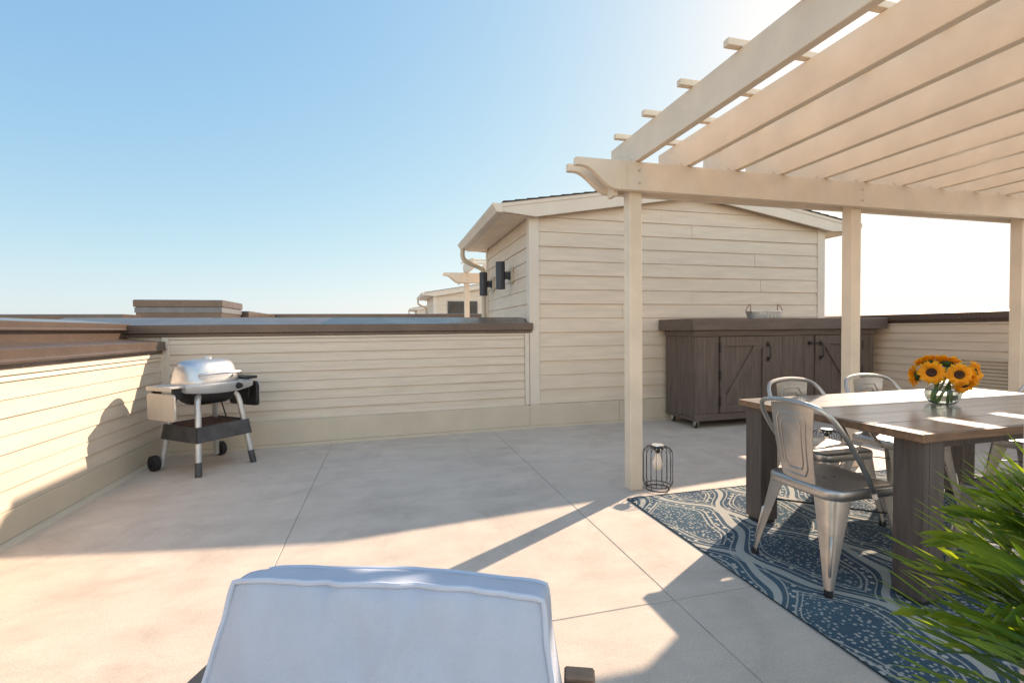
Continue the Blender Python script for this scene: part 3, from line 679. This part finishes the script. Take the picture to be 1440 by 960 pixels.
gv = [[bm.verts.new((RW_*i/nx, RH_*j/ny, .008 + .0015*noise.noise((i*.3, j*.3, 0)))) for j in range(ny+1)] for i in range(nx+1)]
for i in range(nx):
    for j in range(ny): face(bm, [gv[i][j], gv[i+1][j], gv[i+1][j+1], gv[i][j+1]])
o = obj('rug_weave', bm, rug_mat(), rg, smooth=True)
bm = BM(); per = [(0, 0), (RW_, 0), (RW_, RH_), (0, RH_)]
tube(bm, [(x, y, .006) for x, y in per], .006, 6, True); obj('binding', bm, material('rug_binding', (.03, .055, .07), .9, var=.3, scale=60), rg)
bm = BM()
for i in range(210):
    x = RW_*i/210; tube(bm, [(x, RH_, .007), (x+random.uniform(-.004, .004), RH_+random.uniform(.012, .02), .005)], .0022, 4)
obj('fringe', bm, material('rug_fringe', (.10, .14, .15), .9), rg)

# ------------------------------------------------------------------ dining table
TX0, TX1, TY0, TY1, TZ = 2.118, 4.03, 1.445, 2.50, .755
tb = empty('dining_table', ((TX0+TX1)/2, (TY0+TY1)/2, 0)); tag(tb, 'large dark wooden plank dining table with thick square legs', 'table')
tcx, tcy = (TX0+TX1)/2, (TY0+TY1)/2
def tobj(name, bm, mat, parent=tb, **k):
    bmesh.ops.translate(bm, verts=bm.verts, vec=(-tcx, -tcy, 0)); return obj(name, bm, mat, parent, **k)
bm = BM(); n = 5; e = .022
for i in range(n):
    a, b = TY0+e+(TY1-TY0-2*e)*i/n, TY0+e+(TY1-TY0-2*e)*(i+1)/n
    box(bm, TX0+e, TX1-e, a+.002, b-.002, TZ-.026, TZ + (.0006 if i % 2 else 0))
top = tobj('tabletop', bm, M['tabletop'], bevel=.002)
bm = BM(); box(bm, TX0, TX0+e-.001, TY0, TY1, TZ-.036, TZ-.0008); box(bm, TX1-e+.001, TX1, TY0, TY1, TZ-.036, TZ-.0008); box(bm, TX0+e, TX1-e, TY0, TY0+e-.001, TZ-.036, TZ-.0008); box(bm, TX0+e, TX1-e, TY1-e+.001, TY1, TZ-.036, TZ-.0008)
tobj('edge_band', bm, M['tableedge'], bevel=.002)
bm = BM(); box(bm, TX0+.18, TX1-.18, TY0+.12, TY0+.15, TZ-.10, TZ-.0265); box(bm, TX0+.18, TX1-.18, TY1-.15, TY1-.12, TZ-.10, TZ-.0265); tobj('apron', bm, M['tableleg'])
for x in (2.172, TX1-.18):
    for y in (1.477, 2.372):
        bm = BM(); box(bm, x, x+.034, y, y+.125, .03, TZ-.0365); box(bm, x+.036, x+.125, y+.002, y+.123, .03, TZ-.0365); lg = tobj('leg', bm, M['tableleg'], bevel=.003)
        bm = BM(); box(bm, x+.012, x+.113, y+.012, y+.113, .008, .0295); tobj('foot', bm, M['black'], lg)

# ------------------------------------------------------------------ metal chairs
def make_chair(label):
    t = empty('metal_chair'); tag(t, label, 'chair', 'metal chairs round the dining table'); st = M['steel']
    bm = BM(); W_ = .385
    loft(bm, [rrect(W_-.006, W_-.006, .055, .402), rrect(W_, W_, .058, .405), rrect(W_, W_, .058, .438), rrect(W_-.006, W_-.006, .056, .446), rrect(W_-.02, W_-.02, .05, .45), rrect(W_-.07, W_-.07, .04, .449), rrect(W_-.11, W_-.11, .03, .446), rrect(.06, .06, .02, .445)], False, True)
    seat = obj('seat', bm, st, t, smooth=True, angle=50)
    bm = BM(); lathe(bm, [(.006, .4455), (.006, .4462)], 8, (0, .03, 0), True, True); lathe(bm, [(.006, .4455), (.006, .4462)], 8, (0, -.03, 0), True, True); obj('drain_hole', bm, M['gap'], seat)
    for sx in (-1, 1):
        for sy in (-1, 1):
            c0 = Vector((sx*.188, sy*.188, .412)); c1 = Vector((sx*.222, sy*(.222 if sy > 0 else .25), .0)); loops = []
            for k in range(7):
                tt = k/6; c = c0.lerp(c1, tt); a = .078*(1-tt)**1.15+.024; r = .035*(1-tt)+.012; th = .0035
                pts = [(-a, 0)] + [(-r+r*math.sin(rad(q)), -r+r*math.cos(rad(q))) for q in (0, 22, 45, 68, 90)] + [(0, -a)]
                inn = [(-th, -a)] + [(-r+(r-th)*math.sin(rad(q)), -r+(r-th)*math.cos(rad(q))) for q in (90, 68, 45, 22, 0)] + [(-a, -th)]
                loops.append([c + Vector((sx*p, sy*q, 0)) for p, q in pts+inn])
            bm = BM(); loft(bm, loops)
            # pressed rib down the outer corner
            dn = Vector((sx, sy, 0)).normalized(); A = c0.lerp(c1, .38); B = c0.lerp(c1, .80)
            ra, rb = .035*.62+.012, .035*.2+.012
            tube(bm, [A - dn*(ra*1.414-ra) , A.lerp(B, .05)-dn*(ra*.38), B.lerp(A, .05)-dn*(rb*.38), B-dn*(rb*.414)], [.002, .007, .006, .002], 8)
            lg = obj('leg', bm, st, t, smooth=True, angle=40)
            bm = BM(); cx, cy = c1.x - sx*.012, c1.y - sy*.012; lathe(bm, [(.016, .0), (.018, .004), (.017, .028)], 12, (cx, cy, 0), True, True); obj('rubber_foot', bm, M['rubber'], lg, smooth=True)
    bm = BM()
    hp = smoothpath([(-.19, .035, .425), (-.205, .0, .47), (-.215, -.085, .60), (-.213, -.165, .715), (-.19, -.215, .79), (-.135, -.243, .828), (0, -.255, .842), (.135, -.243, .828), (.19, -.215, .79), (.213, -.165, .715), (.215, -.085, .60), (.205, 0, .47), (.19, .035, .425)], 6)
    tube(bm, hp, .0115, 10); tube(bm, [(-.19, .035, .425), (-.197, .035, .40)], .014, 8); tube(bm, [(.19, .035, .425), (.197, .035, .40)], .014, 8); obj('back_hoop', bm, st, t, smooth=True)
    # pressed back plate
    def pp(s, v, off=0.0):
        hw = .088+.034*v; y = -.178-.062*v-.012*math.sin(math.pi*v) - .012*(s*s)*-1*(.4+v) ; z = .432+.396*v - .012*s*s*(v**4)
        return Vector((s*hw, y-.0-off, z))
    bm = BM(); nu, nv = 14, 18
    for off, fl in ((0, 0), (.003, 1)):
        G = [[bm.verts.new(pp(-1+2*i/nu, j/nv, off)) for j in range(nv+1)] for i in range(nu+1)]
        if not fl: G0 = G
        for i in range(nu):
            for j in range(nv): face(bm, [G[i][j], G[i+1][j], G[i+1][j+1], G[i][j+1]])
    for i in range(nu):
        face(bm, [G0[i][0], G0[i+1][0], G[i+1][0], G[i][0]]); face(bm, [G0[i][nv], G0[i+1][nv], G[i+1][nv], G[i][nv]])
    for j in range(nv):
        face(bm, [G0[0][j], G0[0][j+1], G[0][j+1], G[0][j]]); face(bm, [G0[nu][j], G0[nu][j+1], G[nu][j+1], G[nu][j]])
    for (s_, va, vb) in ((.70, .12, .88), (.50, .2, .8)):
        q = []
        for (s0, v0, s1, v1) in ((-s_, va, s_, va), (s_, va, s_, vb), (s_, vb, -s_, vb), (-s_, vb, -s_, va)):
            for k in range(1, 8): q.append((s0+(s1-s0)*(k/8), v0+(v1-v0)*(k/8)))
        for off in (-.0005, .0035): tube(bm, [pp(a, b, off) for a, b in q], .0032, 6, True)
    obj('backrest', bm, st, t, smooth=True, angle=50)
    bm = BM(); z = .30
    for s in (-1, 1): bar(bm, (-.175, -.19*s, z), (.175, .19*s, z+.004*s), .016, .004)
    lathe(bm, [(.018, z-.012), (.018, z+.012)], 12, (0, 0, 0), True, True); obj('cross_brace', bm, M['iron'], t)
    return t
c1 = make_chair('metal chair at the left end of the table, its back nearest the camera')
chairs = [(c1, 2.118, 1.868, -90, None),
          (None, 2.635, 2.375, 180, 'metal chair behind the table nearest the barn doors, left of its pair'),
          (None, 3.31, 2.40, 176, 'metal chair behind the table in front of the middle pergola post'),
          (None, 4.06, 2.05, 92, 'metal chair at the far right end of the table, mostly cut off'),
          (None, 2.83, 1.46, 2, 'shaded metal chair on the near side, tucked under beside the palm')]
for o, x, y, a, lab in chairs:
    if o is None: o = copy_tree(c1); o['label'] = lab
    o.location = (x, y, .009); o.rotation_euler = (0, 0, rad(a)); o.scale = (1.03, 1.03, 1.0)

# ------------------------------------------------------------------ vase and sunflowers
VX, VY = 3.06, 1.985
va = empty('glass_vase', (VX, VY, TZ+.001)); tag(va, 'round clear glass vase of water on the dining table', 'vase')
bm = BM()
VS = .78
outp = [(.045, 0), (.075, .008), (.098, .04), (.105, .075), (.095, .115), (.07, .143), (.055, .155), (.055, .168), (.062, .176)]
inp = [(.058, .175), (.051, .166), (.051, .155), (.066, .141), (.091, .113), (.101, .075), (.094, .042), (.072, .012), (.02, .008)]
lathe(bm, [(a*VS, b*VS) for a, b in outp+inp], 40, (0, 0, 0), True, True); obj('glass', bm, M['glass'], va, smooth=True, angle=70)
bm = BM(); lathe(bm, [(a*VS, b*VS) for a, b in ((.02, .0095), (.0715, .0135), (.0932, .043), (.1001, .075), (.0945, .098), (.02, .098))], 40, (0, 0, 0), True, True); obj('water', bm, M['water'], va, smooth=True, angle=50)
Fd = Vector((-VX, -VY, 0)).normalized(); Sd = Vector((-Fd.y, Fd.x, 0)); Sd = Sd if Sd.x > 0 else -Sd       # towards the camera / to the right
def flower(side, up, fwd, face_s, face_u, face_f, R, label):
    c = Vector((VX, VY, TZ)) + Sd*side*.8 + Vector((0, 0, up*.86-.022)) + Fd*fwd*.8
    R *= .88
    nrm = (Sd*face_s + Vector((0, 0, face_u)) + Fd*face_f).normalized()
    t = empty('sunflower', c); tag(t, label, 'flower', 'sunflowers in the vase')
    q = nrm.to_track_quat('Z', 'Y').to_matrix()
    def loc(r, a, z): return q @ Vector((r*math.cos(a), r*math.sin(a), z))
    bm = BM()
    for ring_, (n, r0, r1, dz) in enumerate(((21, R*.36, R, .004), (20, R*.34, R*.92, .011), (16, R*.36, R*.8, .016))):
        for i in range(n):
            a = 2*math.pi*(i+.5*ring_)/n + random.uniform(-.1, .1); L = r1*random.uniform(.88, 1.06); wd = .011*R/.07*random.uniform(.9, 1.2)
            lift = random.uniform(-.014, .016); tw = random.uniform(-.5, .5)
            rows = []
            for k, (fr, ww) in enumerate(((0, .55), (.3, 1), (.6, .95), (.85, .5), (1, .05))):
                rr = r0+(L-r0)*fr; z = dz + lift*fr*fr + .01*math.sin(fr*2.5); dw = wd*ww
                aa = dw/rr
                rows.append((bm.verts.new(loc(rr, a-aa, z-tw*dw*.5)), bm.verts.new(loc(rr, a, z+.003*ww)), bm.verts.new(loc(rr, a+aa, z+tw*dw*.5))))
            for p, s in zip(rows, rows[1:]):
                face(bm, [p[0], p[1], s[1], s[0]]); face(bm, [p[1], p[2], s[2], s[1]])
    obj('petals', bm, M['petal'], t, smooth=True, fix=False)
    bm = BM(); R_ = R*.84; prof = [(R_*.48, .004), (R_*.47, .014), (R_*.36, .02), (R_*.2, .018), (R_*.08, .012)]
    loft(bm, [[loc(r*(1+.03*math.sin(i*5)), 2*math.pi*i/28, z) for i in range(28)] for r, z in prof], True, True); obj('flower_centre', bm, M['disc'], t, smooth=True, angle=70)
    bm = BM()
    loft(bm, [[loc(r, 2*math.pi*i/16, z) for i in range(16)] for r, z in ((R*.42, .003), (R*.35, -.012), (R*.12, -.024), (.006, -.03))], True, True)
    for i in range(22):
        a = 2*math.pi*i/22+random.uniform(-.1, .1); L = R*random.uniform(.5, .78); z = random.uniform(-.014, .0)
        b0, b1, tp = bm.verts.new(loc(R*.3, a-.2, -.008)), bm.verts.new(loc(R*.3, a+.2, -.008)), bm.verts.new(loc(L, a, z)); m0 = bm.verts.new(loc((R*.3+L)/2, a-.12, z-.003)); m1 = bm.verts.new(loc((R*.3+L)/2, a+.12, z-.003))
        face(bm, [b0, b1, m1, m0]); face(bm, [m0, m1, tp])
    obj('sepals', bm, M['sepal'], t, fix=False)
    ang = random.uniform(0, 6.28); end = Vector((VX, VY, TZ)) + Vector(((.03+.02*random.random())*math.cos(ang), .04*math.sin(ang), .02)) - c
    neck = Vector((VX, VY, TZ+.132)) + Sd*max(-.03, min(.03, side*.35)) + Fd*max(-.03, min(.03, fwd*.35)) - c
    bm = BM(); tube(bm, smoothpath([-nrm*.026, -nrm*.055+(neck+nrm*.05)*.15, neck, neck.lerp(end, .5), end], 5), .0056, 8); obj('stem', bm, M['stem'], t, smooth=True)
flower(-.055, .235, .085, -.25, .12, 1, .078, 'open sunflower facing the camera at front left of the vase')
flower(.078, .228, .085, .25, .10, 1, .074, 'open sunflower facing the camera at front right of the vase')
flower(.145, .24, .0, 1.0, .15, .35, .078, 'sunflower facing right at the right edge of the bunch')
flower(.105, .175, .045, .7, -.75, .6, .070, 'lowest sunflower drooping at the right over the vase')
flower(.02, .295, .0, .1, .9, -.35, .074, 'topmost middle sunflower tilted up, green sepals showing')
flower(-.085, .295, .0, -.45, .9, -.25, .078, 'upper left sunflower tilted up, green sepals showing')
flower(-.14, .205, .02, -1.0, -.1, -.2, .078, 'sunflower facing left at the left edge of the bunch')

# ------------------------------------------------------------------ wire lanterns
def lantern(x, y, label):
    t = empty('wire_lantern', (x, y, 0)); tag(t, label, 'lantern', 'black wire lanterns by the pergola posts')
    R, h = .108, .315
    for i in range(17):
        a = 2*math.pi*i/17; ca, sa = math.cos(a), math.sin(a)
        bm = BM() if i == 0 else bm
        tube(bm, smoothpath([(.045*ca, .045*sa, h), (.085*ca, .085*sa, h-.006), (R*ca, R*sa, h-.05), (R*ca, R*sa, .16), (R*ca, R*sa, .06), (.092*ca, .092*sa, .03)], 4), .0021, 5)
    for r, z in ((.092, .03), (.045, h), (.085, .004)): tube(bm, [(r*math.cos(2*math.pi*i/28), r*math.sin(2*math.pi*i/28), z) for i in range(28)], .0035, 5, True)
    for q in range(4):
        a = q*math.pi/2+.5; tube(bm, [(.092*math.cos(a), .092*math.sin(a), .03), (.085*math.cos(a), .085*math.sin(a), .004)], .003, 5)
    obj('cage', bm, M['iron'], t)
    bm = BM(); lathe(bm, [(.040, h-.02), (.044, h-.012), (.044, h+.008), (.036, h+.014)], 24, (0, 0, 0), True, True); obj('cap', bm, M['darkgrey'], t, smooth=True)
    bm = BM(); lathe(bm, [(.045, -.002), (.043, .003)], 20, (0, 0, h+.014), True, True); obj('solar_panel', bm, M['galv'], t)
    bm = BM(); lathe(bm, [(.016, h-.045), (.016, h-.02)], 14, (0, 0, 0), True, True); obj('socket', bm, M['black'], t)
    bm = BM(); lathe(bm, [(.015, h-.045), (.017, h-.06), (.026, h-.09), (.036, h-.118), (.037, h-.138), (.028, h-.162), (.012, h-.172)], 20, (0, 0, 0), True, True); obj('bulb', bm, M['bulb'], t, smooth=True, angle=80)
lantern(1.955, 3.15, 'black wire cage lantern with bulb beside the left pergola post')
lantern(3.62, 3.22, 'black wire cage lantern beside the middle pergola post behind the chairs')

# ------------------------------------------------------------------ lounge chair and cushions
LA = math.atan2(.757-.975, .256+.286)                     # the chair is turned; local x = width, local -y = towards its seat
LC = Vector((-.013, .862, 0))
lc = empty('lounge_chair', LC, LA); tag(lc, 'brown framed outdoor lounge chair holding the pale cushion in front', 'lounge chair')
TILT = rad(16)
bm = BM()
for z in (.30, .42, .54, .62):
    k = (z-.70)*math.tan(TILT); bar(bm, (-.275, .175+k, z), (.275, .175+k, z), .02, .05)
for s_ in (-1, 1): bar(bm, (s_*.262, .165+(.18-.70)*math.tan(TILT), .18), (s_*.262, .15, .655), .024, .03, (0, 1, 0))
obj('back_frame', bm, M['chairframe'], lc, bevel=.003)
for s_ in (-1, 1):
    bm = BM(); box(bm, s_*.345-.026, s_*.345+.026, -.82, .059, .535, .562); obj('armrest', bm, M['chairframe'], lc, bevel=.004)
    bm = BM(); box(bm, s_*.345-.028, s_*.345+.028, .06, .092, 0, .57); obj('leg', bm, M['chairframe'], lc, bevel=.004)
    bm = BM(); box(bm, s_*.345-.026, s_*.345+.026, -.80, -.74, 0, .5345); obj('leg', bm, M['chairframe'], lc, bevel=.004)
bm = BM(); box(bm, -.335, .335, -.78, -.745, .20, .28); box(bm, -.335, .335, .03, .0595, .2, .28); box(bm, -.388, -.336, -.739, .0585, .2, .28); box(bm, .336, .388, -.739, .0585, .2, .28)
for i in range(9): box(bm, -.335, .335, -.74+i*.083, -.69+i*.083, .255, .275)
obj('seat_frame', bm, M['chairframe'], lc, bevel=.003)
def cushion(name, w_, h_, t_, mat_, label, seed, taper=0.0):
    """pillow lying in local xz, front face towards -y"""
    t = empty(name); tag(t, label, 'cushion', 'pale lounge chair cushions')
    nx, nz = 56, 56; bm = BM()
    def outline(u, v):
        # slightly bowed edges, rounded corners, a little wider towards the foot
        x, z = u*w_/2, v*h_/2
        x *= 1 + taper*(.5-.5*min(1, max(-1, (v-.45)*3.2)))
        z *= 1 + .016*math.cos(u*2.0) - .022*abs(u)**14
        x *= 1 - .016*abs(v)**14 + .010*math.cos(v*2.2)
        return x, z
    def pt(u, v, side):
        x, z = outline(u, v)
        e = max(0, (1-abs(u)**4)*(1-abs(v)**4))
        y = side*(t_/2 + .026*e**.7)
        if side < 0:
            ed = max(0, v)**3; lowr = max(0, 1-abs(v))
            y += .010*noise.noise((x*7+seed, z*1.6, 1.3)) + .016*ed*noise.noise((x*24+seed, z*3.0, 4)) + .003*noise.noise((x*30, z*4, 2.2)) + .003*noise.noise((x*15, z*15, seed))
            y += .013*math.exp(-((x+.03+.25*(z-h_*.3))/.022)**2 - ((z-h_*.34)/.07)**2) - .011*math.exp(-((x-.03-.35*(z-h_*.3))/.016)**2 - ((z-h_*.33)/.075)**2) + .009*math.exp(-((x-.11)/.03)**2 - ((z-h_*.36)/.06)**2)
        z += (.005*noise.noise((x*4, side*.7, seed)) + .0015*noise.noise((x*17, side*.7, seed)))*(abs(v)**6)
        return Vector((x, y, z))
    for side in (-1, 1):
        G = [[bm.verts.new(pt(-1+2*i/nx, -1+2*j/nz, side)) for j in range(nz+1)] for i in range(nx+1)]
        for i in range(nx):
            for j in range(nz): face(bm, [G[i][j], G[i+1][j], G[i+1][j+1], G[i][j+1]])
        if side < 0: G0 = G
    ringi = [(i, 0) for i in range(nx)] + [(nx, j) for j in range(nz)] + [(i, nz) for i in range(nx, 0, -1)] + [(0, j) for j in range(nz, 0, -1)]
    n = len(ringi); rows = [[G0[i][j] for i, j in ringi]]
    for k in range(1, 6):
        f_ = k/6; row = []
        for (i, j) in ringi:
            a, b = G0[i][j].co, G[i][j].co; p = a.lerp(b, f_); o = Vector((p.x, 0, p.z)).normalized()
            row.append(bm.verts.new(p + o*(.010*math.sin(math.pi*f_) + .005*math.sin(math.pi*f_)*noise.noise((p.x*16, p.y*9, p.z*16+seed)))))
        rows.append(row)
    rows.append([G[i][j] for i, j in ringi])
    for r0, r1 in zip(rows, rows[1:]):
        for k in range(n): face(bm, [r0[k], r0[(k+1) % n], r1[(k+1) % n], r1[k]])
    pf = [v.co.copy() for v in rows[0]]; pb = [v.co.copy() for v in rows[-1]]
    obj('cover', bm, mat_, t, smooth=True, angle=75)
    bm = BM()
    for P in (pf, pb):
        Q = [p + Vector((p.x, 0, p.z)).normalized()*.002 for p in P]
        tube(bm, Q, .0052, 8, True)
    obj('piping', bm, M['piping'], t, smooth=True)
    return t
def place(o, base, rx, rz): o.matrix_world = Matrix.Translation(base) @ Matrix.Rotation(rz, 4, 'Z') @ Matrix.Rotation(rx, 4, 'X')
bc = cushion('back_cushion', .582, .52, .118, M['cushion'], 'big pale grey blue back cushion with piped edges, bottom centre', 3, .085)
RZL = Matrix.Rotation(LA, 4, 'Z')
cc = Vector((-.015, .866, .748)) + (RZL @ (Vector((0, math.cos(TILT), -math.sin(TILT)))*.059 - Vector((0, math.sin(TILT), math.cos(TILT)))*.262))
place(bc, cc, -TILT, LA)
sc2 = cushion('seat_cushion', .60, .58, .09, M['cushion'], 'pale grey blue seat cushion lying on the lounge chair below the frame edge', 9)
place(sc2, LC + (RZL @ Vector((0, -.40, .345))), rad(-90), LA)

# ------------------------------------------------------------------ palm and potted plant
pm = empty('potted_palm', (1.62, .52, 0)); tag(pm, 'bright green feathery palm at the lower right, in front of the table', 'plant')
bm = BM(); lathe(bm, [(.11, 0), (.15, .02), (.18, .30), (.19, .30), (.19, .33), (.165, .33), (.16, .28)], 28, (0, 0, 0), True, False); obj('pot', bm, M['terracotta'], pm, smooth=True, angle=40)
bm = BM(); lathe(bm, [(.16, .285), (.01, .29)], 20, (0, 0, 0), False, True); obj('soil', bm, M['soil'], pm)
rng = random.Random(11)
def frond(tip, sag, lw=.021, ll=.24, start=.28, n=30, b0=(0, 0, .30), twist=0.0):
    B = Vector(b0); T = Vector(tip); mid = B.lerp(T, .5) + Vector((0, 0, sag))
    P = [B*(1-t)**2 + mid*2*t*(1-t) + T*t*t for t in [i/24 for i in range(25)]]
    bm = BM(); tube(bm, P, [.0075*(1-.8*i/24) for i in range(25)], 6)
    def at(t):
        k = min(23, int(t*24)); return P[k].lerp(P[k+1], t*24-k), (P[k+1]-P[k]).normalized()
    for i in range(n):
        t = start + (1-start)*(i/(n-1))*.995
        p, d = at(min(t, .999)); side0 = d.cross(Vector((0, 0, 1))).normalized(); upv = side0.cross(d).normalized()
        side0 = (side0*math.cos(twist)+upv*math.sin(twist)); upv = side0.cross(d).normalized()
        for s in (-1, 1):
            fr = (t-start)/(1-start)
            L = ll*(math.sin(math.pi*(.18+.74*fr))**.7)*rng.uniform(.85, 1.1); wv_ = lw*rng.uniform(.8, 1.15)*(1 if fr < .9 else .75)
            sp = rad(46 - 26*fr + rng.uniform(-4, 4)); lift = rng.uniform(.15, .45)
            dr = (d*math.cos(sp) + side0*s*math.sin(sp) + upv*lift).normalized()
            droop = rng.uniform(.0, .03)
            nrm = (upv - dr*upv.dot(dr)).normalized(); nrm = (nrm*math.cos(.5*s)+dr.cross(nrm)*math.sin(.5*s)); wd = dr.cross(nrm).normalized()
            rows = []
            for fr2, ww in ((0, .3), (.12, .8), (.35, 1), (.65, .78), (.88, .36), (1, .03)):
                c = p + dr*L*fr2 + Vector((0, 0, -droop*fr2*fr2*L/.24)); h = wv_*ww/2
                rows.append((bm.verts.new(c-wd*h+nrm*h*.35), bm.verts.new(c), bm.verts.new(c+wd*h+nrm*h*.35)))
            for a, b in zip(rows, rows[1:]):
                face(bm, [a[0], a[1], b[1], b[0]]); face(bm, [a[1], a[2], b[2], b[1]])
    obj('frond', bm, M['palm'], pm, smooth=True, fix=False)
PB = Vector((1.62, .52, 0))
def look(x, y, dist):                                     # a place seen at photo position x, y and dist metres away
    d = r2*((x-720)/669.76) - u2*((y-480)/669.76) + f; return Vector((0, 0, H)) + d.normalized()*dist - PB
for x, y, dd, sag in ((1300, 805, 1.42, .16), (1288, 862, 1.36, .12), (1362, 716, 1.56, .22), (1402, 700, 1.60, .24), (1440, 690, 1.62, .25), (1318, 915, 1.30, .12), (1310, 965, 1.24, .1),
                      (1372, 790, 1.44, .2), (1400, 850, 1.36, .18), (1430, 745, 1.54, .24), (1425, 930, 1.24, .14), (1480, 800, 1.4, .25), (1385, 760, 1.62, .2), (1350, 835, 1.52, .16), (1330, 752, 1.50, .2), (1420, 810, 1.30, .2), (1408, 715, 1.5, .22), (1380, 900, 1.32, .14), ):
    frond(look(x, y, dd), sag, lw=.0185, ll=.215, start=.2, n=15, twist=rng.uniform(-.7, .7))
for tip, sag in (((.28, .40, .6), .3), ((.45, .25, .65), .3), ((.5, -.1, .5), .3), ((.3, -.4, .6), .3), ((-.1, -.5, .6), .3), ((-.1, -.45, .4), .3), ((-.3, -.3, .55), .28), ((.1, 0, .9), .02)):
    frond(tip, sag, lw=.0165, ll=.215, start=.22, n=20, twist=rng.uniform(-.5, .5))

pp_ = empty('potted_plant', (5.55, 3.72, 0)); tag(pp_, 'low leafy green plant glimpsed under the table by the right post', 'plant')
bm = BM(); lathe(bm, [(.07, 0), (.09, .10), (.095, .10), (.085, .09)], 20, (0, 0, 0), True, True); obj('pot', bm, M['terracotta'], pp_, smooth=True)
bm = BM()
for i in range(130):
    a = rng.uniform(0, 6.28); r0 = rng.uniform(0, .05); el = rng.uniform(.1, 1.3); L = rng.uniform(.10, .24)
    d = Vector((math.cos(a)*math.cos(el), math.sin(a)*math.cos(el), math.sin(el))); p = Vector((r0*math.cos(a), r0*math.sin(a), .09)); wd = d.cross(Vector((0, 0, 1))).normalized()*.016
    q = p + d*L; m_ = p + d*L*.6
    face(bm, [bm.verts.new(p), bm.verts.new(m_+wd), bm.verts.new(q+Vector((0, 0, -.02))), bm.verts.new(m_-wd)])
obj('foliage', bm, M['leaf'], pp_, fix=False)
